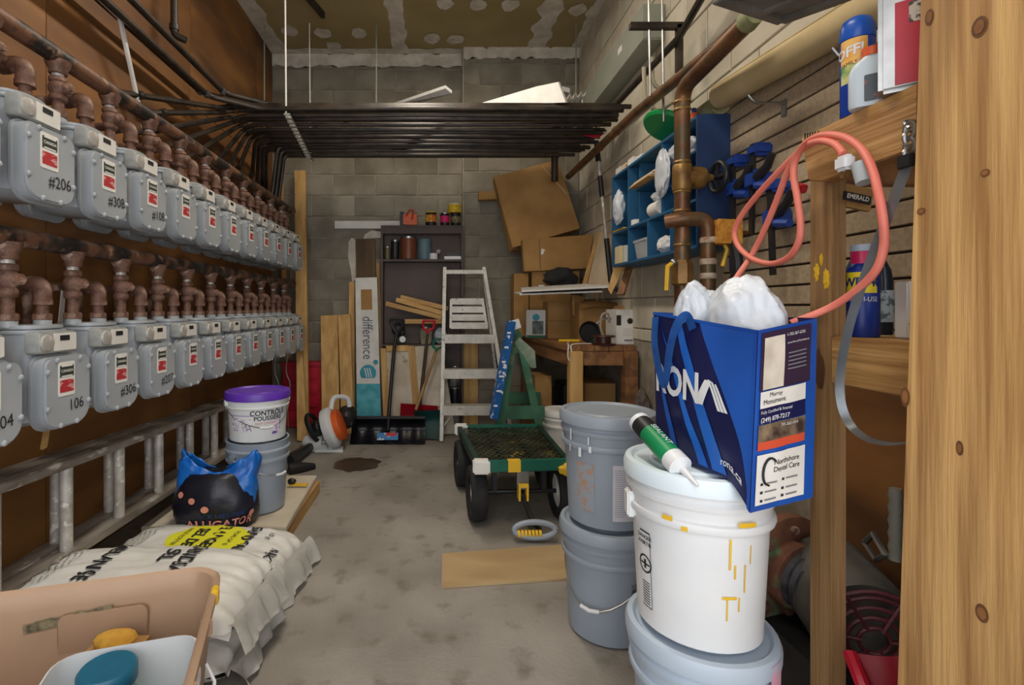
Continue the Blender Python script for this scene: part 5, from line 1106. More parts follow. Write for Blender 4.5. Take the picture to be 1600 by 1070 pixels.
# main pipework
XP, DP = 1.05, 2.2
pp = thing('water_riser', 'thick old copper riser pipe with tee in front of blue cabinet', 'pipe', (XP, DP, 0))
zel = W(0,150,DP).z
b = new(); tube(b, bend([(XP,DP,.9),(XP,DP,zel+.03),(XP,1.72,zel+.06)], .07, 6), .032, 16); obj('pipe', b, M_copper, pp, world=True)
for z in (W(0,160,DP).z, W(0,172,DP).z, W(0,254,DP).z, W(0,300,DP).z, W(0,330,DP).z, W(0,383,DP).z):
    b = new(); lathe(b, [(.034,-.006),(.0365,0),(.034,.006)], 18, Matrix.Translation((XP,DP,z))); obj('joint_ring', b, M_brass, pp, world=True)
b = new(); cyl(b, (XP,1.74,zel+.06), (XP,1.69,zel+.06), .037, .03, n=16); obj('end_cap', b, mat('verdigris', (120,124,84), (150,146,110), 20, .7), pp, world=True)
zt_ = W(0,278,DP).z
b = new(); lathe(b, [(.037,-.055),(.04,-.05),(.04,.05),(.037,.055)], 18, Matrix.Translation((XP,DP,zt_))); lathe(b, [(.034,0),(.034,.045),(.046,.05),(.048,.075),(.044,.09),(.02,.1),(.014,.13)], 20, along((XP,DP,zt_), (XP+1,DP,zt_))); obj('tee', b, M_brass, pp, world=True)
hw = Vector((XP+.155, DP, zt_+.005))
b = new(); tube(b, [hw+Vector((.0,.062*math.cos(2*PI*k/20),.062*math.sin(2*PI*k/20)+0)) for k in range(21)], .010, 8, cap=False)
for k in range(4): beam(b, hw, hw+Vector((0,.06*math.cos(PI/2*k),.06*math.sin(PI/2*k))), .012, .012, (1,0,0))
cyl(b, hw-Vector((.03,0,0)), hw+Vector((.015,0,0)), .012, n=10)
h_ = obj('handwheel', b, M_dark, pp, world=True)
zv = W(0,425,DP).z
b = new(); lathe(b, [(.034,-.06),(.046,-.05),(.046,.03),(.036,.05)], 8, Matrix.Translation((XP,DP,zv))); obj('valve_body', b, M_brass, pp, world=True)
def lever(t, p, pts, m=M_yellow):
    b = new(); tube(b, [Vector(p)+Vector(q) for q in pts], .009, 6); l_ = obj('lever', b, m, t, world=True)
    b = new(); blob(b, Vector(p)+Vector(pts[0]), (.016,.016,.016), .1, sub=2); obj('lever_nut', b, M_steel, l_, world=True)
lever(pp, (XP-.05,DP-.03,zv+.02), [(.0,0,.02),(-.03,-.01,-.0),(-.035,-.01,-.10)])
lp = thing('return_pipe', 'copper return loop bending down beside the thick riser', 'pipe', (XP+.09, DP-.05, .9))
zl = W(0,345,DP).z
b = new(); tube(b, bend([(XP-.075,DP-.01,zl-.005),(XP-.02,DP-.045,zl+.0),(XP+.085,DP-.05,zl+.0),(XP+.085,DP-.05,.9)], .06, 6), .03, 14); obj('pipe', b, M_copper, lp, world=True)
b = new(); cyl(b, (XP-.08,DP-.01,zl-.006), (XP-.03,DP-.035,zl), .02, n=12); obj('stub', b, M_brass, lp, world=True)
for z in (zl-.09, zl-.18, zl-.24):
    b = new(); lathe(b, [(.032,-.012),(.034,0),(.032,.012)], 16, Matrix.Translation((XP+.085,DP-.05,z))); obj('taped_joint', b, mat('pipe_tape', (196,188,170), (150,110,84), 30, .7), lp, world=True)
lever(lp, (XP+.14,DP-.05,zl-.10), [(0,0,.02),(.02,-.01,-.03),(.0,-.01,-.10)])
b = new(); cyl(b, (XP+.06,DP-.05,zl-.06), (XP+.25,DP-.05,zl-.06), .011, n=10); obj('branch', b, M_copper, lp, world=True)
b = new(); tube(b, [(1.16,4.55,2.28),(1.12,2.9,2.22),(1.08,1.78,2.11)], .026, 14)
lg = thing('long_pipe', 'long brown copper pipe running along the right wall', 'pipe', (1.1,2.8,2.2)); obj('pipe', b, M_copper, lg, world=True)
for s_ in (.28, .5):
    P_ = Vector((1.16,4.55,2.28)).lerp(Vector((1.12,2.9,2.22)), s_+.3); b = new(); lathe(b, [(.027,-.02),(.031,-.01),(.031,.01),(.027,.02)], 14, along(P_, P_+Vector((.04,1.65,.06)))); obj('joint', b, M_copper, lg, world=True)
# ---- blue cubby cabinet
X0, X1, Y0, Y1, Z0, Z1 = 1.163, XR-.004, 2.375, 3.42, 1.386, 1.985
Y0 = 2.29
cab = thing('cubby_cabinet', 'blue painted wall cabinet with open cubbyholes', 'cabinet', (1.25, 2.85, Z0))
def cp_(n, lo, hi, m=M_blue): b = new(); box(b, lo, hi); return obj(n, b, m, cab, world=True, bev=.0015)
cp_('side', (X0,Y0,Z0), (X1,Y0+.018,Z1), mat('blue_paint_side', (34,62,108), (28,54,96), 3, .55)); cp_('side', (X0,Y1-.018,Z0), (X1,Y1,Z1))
cp_('top', (X0,Y0+.018,Z1-.016), (X1,Y1-.018,Z1)); cp_('bottom', (X0,Y0+.018,Z0), (X1,Y1-.018,Z0+.016)); cp_('back_panel', (X1-.008,Y0+.018,Z0+.016), (X1,Y1-.018,Z1-.016))
cp_('shelf', (X0,Y0+.018,1.598), (X1-.008,Y1-.018,1.612))
for y in (3.13, 2.66): cp_('divider', (X0,y-.007,1.612), (X1-.008,y+.007,Z1-.016))
cp_('divider', (X0+.03,3.03-.007,1.612), (X1-.008,3.03+.007,Z1-.016))
for y in (3.13, 2.84, 2.56): cp_('divider', (X0,y-.006,Z0+.016), (X1-.008,y+.006,1.598))
cp_('shelf', (X0,2.667,1.80), (X1-.008,3.023,1.812)); cp_('shelf', (X0,Y0+.018,1.72), (X1-.008,2.653,1.732)); cp_('shelf', (X0,Y0+.018,1.82), (X1-.008,2.653,1.832))
# contents
def cloth(name, label, c, rad, seed, m=M_film, cat='cloth', drop=0):
    b = new(); blob(b, c, rad, .24, 1.5, seed, 4, ridge=True); return tag(obj(name, b, m, ang=1), label, cat)
cloth('white_rag', 'white rag hanging out of the far end cubby', (1.145,3.24,1.75), (.03,.06,.10), 3)
cloth('white_towel', 'white towel stuffed in cubby behind the copper riser', (1.21,2.50,1.88), (.06,.14,.055), 5)
cloth('hanging_towel', 'white towel hanging below the upper cubby behind riser', (1.14,2.60,1.80), (.022,.07,.11), 8)
SH5 = ['lowest','second lowest','middle','second highest','topmost']
for k in range(5):
    b = new(); beam(b, (1.17+.012*k,2.70,1.816+.010*k), (1.18+.008*k,3.0,1.816+.008*k), .12, .006); tag(obj('wood_shim', b, [M_pine, M_paper][k % 2]), SH5[k]+' flat shim of the stack on the upper cubby shelf', 'shim', 'shims on the cubby shelf')
b = new(); box(b, (1.2,2.69,1.87), (1.31,2.73,1.955)); tag(obj('leaflet_box', b, mat('leaflet', (190,178,170), (70,60,58), 50, .6, contrast=(.5,.55)), bev=.002), 'printed packet standing behind the wooden shims', 'packet')
pr = thing('towel_roll', 'white paper towel roll in the middle cubby', 'towel roll', (1.2,2.80,1.612)); b = new(); lathe(b, [(.018,0),(.042,0),(.042,.12),(.018,.12)], 22, Matrix.Translation((1.2,2.72,1.656)) @ Matrix.Rotation(-PI/2,4,'X')); obj('roll', b, M_paper, pr, world=True)
cloth('clear_bag', 'clear plastic bag on top of paper towel roll', (1.21,2.78,1.725), (.04,.06,.028), 12, M_film, 'plastic bag')
b = new(); cyl(b, (1.2,3.08,1.612), (1.2,3.08,1.645), .035, n=18); tag(obj('tape_roll', b, M_paper), 'white tape roll lying in the narrow cubby', 'tape roll')
b = new(); box(b, (1.16,3.2,1.6125), (1.2,3.40,1.622)); tag(obj('yellow_tool', b, M_yellow, bev=.003), 'flat yellow tool lying in far cubby', 'tool')
tb = thing('clear_tub', 'clear plastic tub of screws in the lower cubby', 'tub', (1.23,2.98,Z0+.017)); b = new(); rows = []
for z, s_ in ((0,.8),(.1,1)): rows.append([b.verts.new((x*s_, y*s_, z)) for x, y in rrect(.11,.20,.02)])
b.faces.new(rows[0][::-1]); bridge(b, *rows); obj('tub', b, M_clear, tb)
b = new(); prism(b, rrect(.12,.21,.02), .012, Matrix.Translation((0,0,.1))); obj('lid', b, M_clear, tb); b = new(); prism(b, rrect(.08,.15,.02), .035, Matrix.Translation((0,0,.003))); obj('screws', b, mat('screws', (170,160,140), (96,86,72), 90, .5, bump=.8), tb)
b = new(); box(b, (1.17,3.28,Z0+.017), (1.25,3.385,Z0+.13)); c_ = tag(obj('cream_box', b, mat('cream', (222,206,160), None), bev=.003), 'cream electrical box in the far lower cubby', 'box')
b = new(); cyl(b, (1.2,3.2,Z0+.017), (1.2,3.2,Z0+.12), .04, n=18); tag(obj('glass_jar', b, M_clear), 'clear jar beside the cream electrical box', 'jar')
cloth('wall_plates', 'pile of white wall plates in the lower cubby', (1.21,2.70,Z0+.065), (.04,.08,.045), 15, M_white, 'wall plates')
b = new(); lathe(b, [(.02,0),(.026,.02),(.02,.05)], 14, Matrix.Translation((1.22,2.4,1.733))); tag(obj('brass_fitting', b, M_brass), 'brass fitting in cubby right of the riser', 'fitting')
# on top of the cabinet
dz = thing('green_disc', 'green plastic disc lid leaning on top of the cabinet', 'disc', (1.23,2.75,Z1)); b = new(); lathe(b, [(.001,0),(.12,0),(.13,.012),(.128,.024),(.11,.02),(.001,.02)], 36, Matrix.Translation((1.205,2.70,Z1+.075)) @ Matrix.Rotation(.5,4,'Y') @ Matrix.Rotation(-.1,4,'X')); obj('disc', b, mat('bright_green', (14,150,74), (10,130,62), 4, .4), dz, world=True)
b = new(); cyl(b, (1.21,2.42,Z1+.001), (1.21,2.42,Z1+.05), .018, n=12); tg = thing('small_bottle', 'small orange-labelled bottle on top of the cabinet', 'bottle', (1.21,2.42,Z1)); obj('body', b, M_orange, tg, world=True); b = new(); cyl(b, (1.21,2.42,Z1+.05), (1.21,2.42,Z1+.075), .01, n=10); obj('cap', b, M_bluec, tg, world=True)
for i, (y, h) in enumerate(((3.36,.05),(3.25,.045),(3.14,.05))):
    b = new(); box(b, (1.18,y-.04,Z1), (1.29,y+.04,Z1+h)); tag(obj('small_packet', b, [M_paper, mat('beige_packet', (214,196,168), (170,120,100), 30, .6, contrast=(.58,.62)), M_paper][i], bev=.003), ['white packet at the far end atop the cabinet','beige printed packet atop the cabinet','white packet with black clip atop the cabinet'][i], 'packet', 'packets on the cabinet')
b = new(); beam(b, (1.2,2.95,Z1+.012), (1.2,3.08,Z1+.012), .05, .02); tag(obj('white_strip', b, M_paper), 'white strip lying along the cabinet top edge', 'strip')
# snow brush leaning in the corner
br = thing('snow_brush', 'telescopic snow brush with red and white head leaning by the cabinet', 'snow brush', W(952,430,3.7))
p0, p1 = W(955,445,3.70), W(931,212,3.86)
L_ = p1-p0
b = new(); cyl(b, p0+L_*.08, p0+L_*.9, .012, n=12); obj('pole', b, M_alu, br, world=True)
for a_, c_, r in ((.02,.30,.019),(.58,.72,.018),(.82,.96,.019)):
    b = new(); cyl(b, p0+L_*a_, p0+L_*c_, r, n=14); obj('grip', b, M_dark, br, world=True)
b = new(); tube(b, [p0+L_*.05, p0-Vector((0,.01,.02)), p0+Vector((.05,-.02,-.04))], .016, 8); obj('scraper_end', b, M_dark, br, world=True)
b = new(); slab(b, [p1+Vector((-.09,0,.0)), p1+Vector((-.02,-.01,.045)), p1+Vector((.07,0,.02)), p1+Vector((.02,0,-.02))], .04); hd = obj('head', b, M_red, br, world=True, bev=.005)
b = new(); slab(b, [p1+Vector((-.09,-.003,.012)), p1+Vector((-.02,-.013,.062)), p1+Vector((.085,-.003,.025)), p1+Vector((.07,-.003,.016)), p1+Vector((-.02,-.013,.045))], .045); obj('bristle_edge', b, M_paper, hd, world=True)
# ---- fabric rolls and hooks
rl = thing('fabric_roll', 'long cream fabric roll resting above the slotted wall panel', 'roll', (1.26,1.8,1.95))
b = new(); p0, p1 = Vector((1.255,2.27,2.055)), Vector((1.255,1.25,1.965)); cyl(b, p0, p1, .055, n=28); obj('roll', b, M_roll, rl, world=True, bev=.004)
b = new(); tube(b, [p0+Vector((-.04,.0,.04)), p1+Vector((-.04,0,.04))], .003, 6); obj('loose_edge', b, M_roll, rl, world=True)
b = new(); cyl(b, (1.27,2.48,2.035), (1.27,2.30,2.035), .048, n=20); tag(obj('green_roll', b, mat('mossy_roll', (122,122,84), (176,170,130), 12, .9)), 'short mossy green roll on the cabinet end', 'roll')
for i, y in enumerate((1.93, 1.52)):
    z = 1.89 if i == 0 else 1.86; b = new(); box(b, (XR-.034,y-.012,z-.05), (XR-.026,y+.012,z+.01)); hk = thing('wall_hook', ['bent steel hook on the slotted panel below fabric roll','bent steel hook beside the blue spray can'][i], 'hook', (XR-.03,y,z), group='slatwall hooks'); obj('plate', b, M_steel, hk, world=True)
    b = new(); tube(b, bend([(XR-.03,y,z),(XR-.14,y,z),(XR-.165,y,z+.03)], .02), .005, 6); obj('prong', b, M_steel, hk, world=True)
# ---- clamps and brushes on the slotted panel
def clamp(label, c, s=1, tilt=0):
    t = thing('bar_clamp', label, 'clamp', c, group='clamps on the slotted panel'); R_ = Matrix.Translation(Vector(c)) @ Matrix.Rotation(tilt,4,'X')
    b = new(); box(b, (-.006,-.012,-.26*s), (.006,.012,.10*s), R_); obj('bar', b, M_dark, t, world=True)
    b = new(); box(b, (-.015,-.035,.05*s), (.075,.03,.10*s), R_); obj('fixed_jaw', b, M_bluec, t, world=True, bev=.012)
    b = new(); box(b, (-.02,-.045,-.08*s), (.06,.035,-.005*s), R_); j_ = obj('sliding_jaw', b, M_bluec, t, world=True, bev=.014)
    b = new(); p = [R_ @ Vector(q) for q in ((0,-.03,-.04*s),(-.0,-.09,-.01*s),(0,-.12,.03*s))]; tube(b, p, [.02,.016,.013], 8); obj('trigger', b, M_dark, j_, world=True)
    b = new(); p = [R_ @ Vector(q) for q in ((0,-.03,-.07*s),(0,-.1,-.085*s))]; tube(b, p, [.018,.014], 8); obj('handle', b, M_bluec, j_, world=True)
clamp('blue bar clamp hanging nearest the blue cabinet', (1.245,2.16,1.66)); clamp('blue bar clamp hanging in the middle of the slotted panel', (1.255,2.04,1.67), 1, .03); clamp('blue bar clamp hanging lowest on the slotted panel', (1.255,1.93,1.50), 1, -.05)
b = new(); c_ = WX(1134,363,1.2); box(b, c_-Vector((.05,.035,.05)), c_+Vector((.05,.035,.05))); bmesh.ops.subdivide_edges(b, edges=b.edges[:], cuts=5, use_grid_fill=True)
for v in b.verts: v.co += Vector((1,1,1))*.006*noise.noise(v.co*60)
sp_ = tag(obj('orange_sponge', b, mat('sponge', (218,156,62), (190,120,40), 34, .95, bump=.8)), 'orange grout sponge on the copper branch pipe', 'sponge')
b = new(); tube(b, smoothline([WX(1145,370,1.22), WX(1152,420,1.22), WX(1140,450,1.22)]), .02, 8); tag(obj('black_hose', b, M_dark), 'black tool hanging below the clamps', 'tool')
b = new(); blob(b, WX(1150,410,1.25), (.02,.04,.07), .15, 2, 4, 3); tag(obj('blue_pad', b, mat('navy_pad', (26,40,80), None, rough=.6)), 'navy pad hanging under the orange sponge', 'pad')
b = new(); beam(b, WX(1246,292,1.27), WX(1256,296,1.27), .03, .03); tag(obj('red_screwdriver', b, M_red, bev=.004), 'red screwdriver poking out behind the shelf post', 'screwdriver')
# ---- timber shelving on the right
M_post = mat('grey_timber', (164,128,84), (124,92,56), 34, .65, stretch=(1,1,.05), bump=.3, contrast=(.38,.62), c3=(110,80,50), s3=7, t3=(.58,.70))
su = thing('timber_shelf', 'rough timber shelf frame with upper and lower beams', 'shelf', (1.1, 1.15, 0))
def sp2(n, lo, hi, m, bev=.003): b = new(); box(b, lo, hi); return obj(n, b, m, su, world=True, bev=bev)
sp2('post', (.94,1.22,0), (.975,1.295,1.50), M_post)
zb0, zb1 = H+.327*.9, H+.468*.9
b = new(); slab(b, [(.9,1.27,zb1), (.9,.96,zb1), (.9,.96,zb0+.005), (.9,1.20,zb0), (.9,1.245,zb0+.012)], .038); ub = obj('upper_beam', b, M_shelfy, su, world=True, bev=.003)
sp2('upper_deck', (.94,.99,zb1-.02), (XR-.03,1.27,zb1-.002), M_shelfy)
zl1 = H-.07; sp2('lower_beam', (.935,.97,zl1-.11), (.972,1.218,zl1), M_shelfy); sp2('lower_deck', (.985,.90,zl1-.022), (XR-.03,1.30,zl1-.002), M_shelfy)
sp2('rear_post', (XR-.09,1.22,0), (XR-.05,1.30,1.5), M_post); sp2('cross_bearer', (.976,1.25,zb1-.12), (XR-.09,1.288,zb1-.022), M_bench)
b = new(); blob(b, (.9385,1.262,.31+.66), (.002,.018,.05), .3, sub=2)
obj('knot', b, mat('knot', (84,50,26), None), su, world=True)
for u, (px, py, s_) in enumerate(((1276,425,1),(1291,435,1.2),(1283,405,.7))):
    b = new(); blob(b, WX(px,py,.939), (.0015,.007*s_,.017*s_), .9, 3, u, 3); obj('yellow_paint', b, M_yellow, su, world=True)
for px, py in ((1252,203),(1256,203),(1260,202),(1264,201),(1268,200),(1273,199)):
    P_ = WX(px+6, py+5, .8995); b = new(); beam(b, P_, P_+Vector((0,0,-.016)), .001, .003, (1,0,0)); obj('stamp_print', b, M_ink, su, world=True)
em = thing('name_plate', 'small tilted plate lettered EMERALD under the upper beam', 'plate', W(1340,322,1.2)); b = new(); slab(b, [W(1320,298,1.2), W(1362,307,1.2), W(1360,320,1.2), W(1319,311,1.2)], .004); obj('plate', b, M_dark, em, world=True)
text('EMERALD', em, M_paper, W(1340,309,1.197), (1,0,-.2), (.2,0,1), .015, .82, bold=.02)
b = new(); slab(b, [W(1322,286,1.22), W(1366,296,1.22), W(1360,330,1.22), W(1322,322,1.22)], .012); obj('backing', b, M_card, em, world=True)
# near door post
dp = thing('door_post', 'thick sunlit timber post with dark knots at the doorway', 'post', (.95, .75, 0))
b = new(); P_ = lambda px, py: WX(px, py, .84)
q = [WX(1431,-80,.84), (.84,.42,1.9), (.84,.42,-.0), (.84,.944,0)]
q = [Vector(p) for p in q]; q[3] = Vector((.84, .955, 0)); q[0] = Vector((.84,.885,1.9)); slab(b, q, .14); obj('timber', b, M_shelfw, dp, world=True, bev=.004)
for px, py, r1, r2 in ((1531,42,.012,.016),(1453,27,.008,.014),(1535,958,.010,.014),(1415,620,.009,.018),(1440,330,.008,.006),(1540,270,.007,.006),(1500,700,.006,.012)):
    for rr, m, l_ in ((1,mat('knot_ring', (112,72,36), (92,56,28), 30, .7),0),(.65,mat('knot_core', (146,98,52), (120,76,38), 30, .7),.0006)):
        c_ = P_(px, py); b = new(); n = 16; b.faces.new([b.verts.new(c_+Vector((-.0008-l_, r1*rr*math.cos(2*PI*k/n), r2*rr*math.sin(2*PI*k/n)))) for k in range(n)]); obj('knot', b, m, dp, world=True, smooth=False)
# ---- bottles and tins on the upper deck
sc = thing('spray_can', 'tall blue insect spray can with orange label on upper shelf', 'spray can', (0,0,0)); sc.location = (.93, 1.135, zb1)
b = new(); lathe(b, [(.029,0),(.031,.004),(.031,.165),(.027,.175)], 28); obj('can', b, mat('can_blue', (28,66,168), (24,58,150), 4, .3), sc)
b = new(); lathe(b, [(.0315,.168),(.0325,.172),(.031,.198),(.026,.212),(.016,.219),(.001,.22)], 28); obj('cap', b, mat('cap_blue', (26,84,178), None, rough=.35), sc)
ca = math.atan2(-1.135, -.93)
def canlab(z0, z1, u0, u1, m, nm, r=.0314):
    b = new(); cylpatch(b, r, r, z0, z1, ca+u0, ca+u1, 12); obj(nm, b, m, sc)
canlab(.11,.166,-1.1,.6, mat('label_orange', (226,152,52), (236,200,120), 20, .4), 'orange_label'); canlab(.07,.11,-1.1,.6, mat('label_green', (60,132,60), (226,220,150), 26, .4), 'green_label')
text('OFF!', sc, M_white, (0,0,0), (1,0,0), (0,1,0), .03, .95, f=lambda x, y: Vector((.0322*math.cos(ca-.5+x/.0322), .0322*math.sin(ca-.5+x/.0322), .138+y+x*.12)), world=False, bold=.03)
text('FAMILY', sc, M_ink, (0,0,0), (1,0,0), (0,1,0), .011, .95, f=lambda x, y: Vector((.0322*math.cos(ca-.5+x/.0322), .0322*math.sin(ca-.5+x/.0322), .112+y+x*.12)), world=False)
jg = thing('white_jug', 'white flat jug with orange cap in front of the spray can', 'jug', (.915,1.078,zb1), -.705)
b = new(); rows = []
for z, w, dd in ((0,.075,.038),(.006,.08,.04),(.075,.08,.04),(.092,.066,.038),(.104,.036,.032),(.112,.028,.028)):
    rows.append([b.verts.new((x, y, z)) for x, y in rrect(w, dd, min(w,dd)*.42, 5)])
for p, q in zip(rows, rows[1:]): bridge(b, p, q)
b.faces.new(rows[0][::-1]); b.faces.new(rows[-1]); obj('body', b, mat('jug_white', (196,208,216), (184,198,208), 4, .4), jg)
b = new(); lathe(b, [(.018,.106),(.018,.124),(.001,.125)], 18); obj('cap', b, mat('orange_cap', (212,92,48), None, rough=.4), jg)
b = new(); prism(b, rrect(.05,.055,.003), .0012, Matrix.Translation((.012,-.0205,.036)) @ Matrix.Rotation(PI/2,4,'X')); obj('dark_label', b, mat('jug_label', (70,78,84), (150,90,80), 40, .5, contrast=(.55,.6)), jg)
j2 = can('clear_bottle', 'small pale bottle with white cap behind the white jug', 1366, 1394, zb1, 46, 1.09, mat('pale_bottle', (176,196,204), None, rough=.2, alpha=.8), M_white, 'bottle', neck=True)
rt = thing('solvent_tin', 'flat red and silver solvent tin next to the door post', 'tin', (.932,1.0,zb1), -.705)
b = new(); box(b, (-.055,-.03,0), (.055,.03,.21)); obj('tin_body', b, M_steel, rt, bev=.008)
b = new(); box(b, (-.03,-.0312,.01), (.05,-.030,.17)); obj('red_label', b, M_red, rt); b = new(); box(b, (-.01,-.0318,.125), (.035,-.0312,.165)); obj('notice_label', b, mat('notice', (206,200,186), (80,76,70), 90, .6, contrast=(.5,.54)), rt)
b = new(); lathe(b, [(.018,.21),(.018,.226),(.001,.227)], 16); obj('cap', b, M_steel, rt)
b = new(); box(b, (.945,1.235,zb1), (1.0,1.265,zb1+.022)); tag(obj('black_pouch', b, M_dark, bev=.004), 'flat black pouch at the far end of upper shelf', 'pouch')
b = new(); box(b, (.95,1.16,zb1), (1.0,1.2,zb1+.018)); tag(obj('purple_box', b, M_purple, bev=.004), 'small purple box behind the blue spray can', 'box')
# ---- on the lower deck
zd = zl1-.001
wd = thing('lubricant_can', 'blue and yellow lubricant spray can on the lower shelf', 'spray can', W(1347,505,1.24)); wd.location.z = zd
rr = .034
b = new(); lathe(b, [(rr*.95,0),(rr,.004),(rr,.16),(rr*.6,.178)], 26); obj('can', b, mat('can_navy', (24,54,140), None, rough=.35), wd)
b = new(); lathe(b, [(.022,.172),(.022,.205),(.02,.207)], 18); obj('red_collar', b, mat('magenta', (206,36,96), None, rough=.4), wd); b = new(); lathe(b, [(.023,.206),(.023,.222),(.001,.223)], 18); obj('cap', b, M_bluepail, wd)
wa2 = math.atan2(-wd.location.y, -wd.location.x)
b = new(); cylpatch(b, rr+.0006, rr+.0006, .105, .155, wa2-1.0, wa2+.9, 12); obj('yellow_label', b, mat('label_yellow', (232,208,40), None, rough=.4), wd)
text('WD-40', wd, mat('label_navy', (20,34,110), None), (0,0,0), (1,0,0), (0,1,0), .03, .8, f=lambda x, y: Vector(((rr+.0014)*math.cos(wa2+x/rr), (rr+.0014)*math.sin(wa2+x/rr), .13+y)), world=False, bold=.03)
text('MULTI-USE', wd, M_white, (0,0,0), (1,0,0), (0,1,0), .016, .8, f=lambda x, y: Vector(((rr+.0014)*math.cos(wa2+x/rr), (rr+.0014)*math.sin(wa2+x/rr), .09+y)), world=False)
def bottle(label, px0, px1, ytop, d, m, cap, name='bottle'):
    x0, x1 = W(px0,0,d).x, W(px1,0,d).x; r = (x1-x0)/2; h = W(0,ytop,d).z-zd; t = thing(name, label, 'bottle', ((x0+x1)/2, d, zd), group='bottles on the lower shelf')
    b = new(); lathe(b, [(r*.95,0),(r,.006),(r,h*.62),(r*.8,h*.76),(r*.4,h*.86),(r*.38,h*.94)], 24); obj('body', b, m, t); b = new(); lathe(b, [(r*.45,h*.9),(r*.45,h),(.001,h)], 16); obj('cap', b, cap, t)
    b = new(); cylpatch(b, r+.001, r+.001, h*.15, h*.52, -PI*.95, -PI*.15, 12); obj('label_band', b, mat('pale_label', (170,186,190), (90,104,112), 40, .5, contrast=(.5,.55)), t)
bottle('dark teal bottle behind the lubricant can', 1322, 1350, 385, 1.36, mat('teal_bottle', (20,70,76), None, rough=.3), M_dark); bottle('dark blue bottle right of the lubricant can', 1364, 1392, 390, 1.33, mat('ink_bottle', (24,38,54), None, rough=.25), M_dark)
b = new(); box(b, (1.06,1.155,zd), (1.085,1.19,zd+.13)); tag(obj('white_carton', b, M_paper, bev=.003), 'narrow white carton beside the lubricant can', 'carton')
b = new(); blob(b, Vector((1.06,1.06,zd+.035)), (.06,.045,.04), .3, 1.8, 5, 3, ridge=True); tag(obj('cloth_hat', b, mat('blue_cloth', (44,66,96), (34,52,80), 9, .8)), 'crumpled blue cloth hat on the lower shelf', 'cap')
b = new(); box(b, (1.10,1.08,zd), (1.22,1.2,zd+.06)); tag(obj('white_box', b, M_white, bev=.004), 'white box behind the blue cloth hat', 'box')
pl = thing('pliers', 'grey pliers with orange grip on lower shelf edge', 'pliers', (.99,.96,zd))
b = new(); tube(b, [(.955,.985,zd+.012),(1.0,.95,zd+.016),(1.06,.9,zd+.018)], [.008,.012,.012], 8); obj('jaw', b, M_steel, pl, world=True); b = new(); tube(b, [(.985,.99,zd+.03),(1.05,.93,zd+.035),(1.1,.88,zd+.035)], .009, 8); obj('grip', b, M_orange, pl, world=True)
# ---- extension cord hung on the beam end
ec = thing('extension_cord', 'salmon pink extension cord looped over the upper beam', 'cord', (.87,1.2,1.2))
XC = .872
def cpts(L): return smoothline([WX(x, y, XC+(dx[0] if dx else 0)) for x, y, *dx in L], 7)
b = new(); tube(b, cpts([(1265,222),(1230,255),(1190,297),(1160,335),(1148,362),(1154,385),(1175,404),(1205,412),(1232,402),(1248,378),(1251,350),(1246,310),(1240,275),(1243,250),(1258,225,-.006),(1285,211,-.01),(1318,214,-.01),(1345,232,-.01),(1362,262,-.02),(1372,300,-.03),(1380,345,-.03),(1381,385,-.02),(1370,420,-.02),(1345,448,-.02),(1310,473,-.03),(1280,488,-.05),(1235,505,-.10)]), .0078, 10); obj('cord', b, M_cord, ec, world=True)
b = new(); tube(b, cpts([(1268,224,.004),(1248,238,.0),(1232,265,.004),(1215,310,.01),(1195,358,.014),(1175,398,.01),(1152,432,-.03),(1140,450,-.06)]), .0078, 10); obj('cord', b, M_cord, ec, world=True)
b = new(); tube(b, cpts([(1266,224,-.012),(1285,220,-.016),(1305,226,-.016),(1317,240,-.016)]), .0078, 10); obj('cord', b, M_cord, ec, world=True)
b = new(); P_ = WX(1320,255,XC-.016); box(b, P_-Vector((.012,.018,.016)), P_+Vector((.012,.018,.016))); pg_ = obj('plug', b, M_white, ec, world=True, bev=.006)
for dy in (-.008,.008):
    b = new(); box(b, P_+Vector((-.003,dy-.002,-.03)), P_+Vector((.003,dy+.002,-.015))); obj('prong', b, M_brass, pg_, world=True)
b = new(); cyl(b, WX(1352,285,XC-.01), WX(1344,255,XC-.01), .016, n=14); obj('socket_end', b, mat('grey_socket', (170,178,182), None, rough=.4), ec, world=True)
# ---- curved steel strap on a hook
stp = thing('steel_strap', 'curved flat steel strap hanging from a chain hook', 'strap', WX(1370,690,.85))
pts = smoothline([WX(x,y,.85) for x, y in ((1417,258),(1405,290),(1388,335),(1366,392),(1345,450),(1328,505),(1316,560),(1312,605),(1317,640),(1332,668),(1356,686),(1385,693),(1412,692),(1435,688))], 6)
b = new(); prev = None
for i, p in enumerate(pts):
    f_ = min(1, i/(len(pts)*.75)); t_ = (pts[min(i+1,len(pts)-1)]-pts[max(i-1,0)]).normalized(); s_ = (t_.cross(Vector((1,0,0))).normalized()*(1-f_*.75)+Vector((1,0,0))*f_*.6)*.0125
    cur = (b.verts.new(p-s_), b.verts.new(p+s_))
    if prev: b.faces.new((prev[0], prev[1], cur[1], cur[0]))
    prev = cur
bmesh.ops.solidify(b, geom=b.faces[:], thickness=.003); obj('band', b, mat('bright_steel', (178,184,188), (150,158,164), 12, .3, metal=.6), stp, world=True)
b = new(); P_ = WX(1416,252,.85); box(b, P_-Vector((.006,.014,.012)), P_+Vector((.006,.014,.012))); obj('end_clip', b, M_dark, stp, world=True, bev=.002)
ch = thing('chain_hook', 'steel eye hook and short chain on the upper beam', 'chain', WX(1419,200,.87))
for k in range(4):
    c_ = WX(1421,203+k*13,.862); b = new(); n = 14
    tube(b, [c_+Vector(((.010*math.cos(2*PI*j/n) if k % 2 else 0), (0 if k % 2 else .010*math.cos(2*PI*j/n)), .014*math.sin(2*PI*j/n))) for j in range(n+1)], .0032, 6, cap=False); obj('link', b, M_steel, ch, world=True)
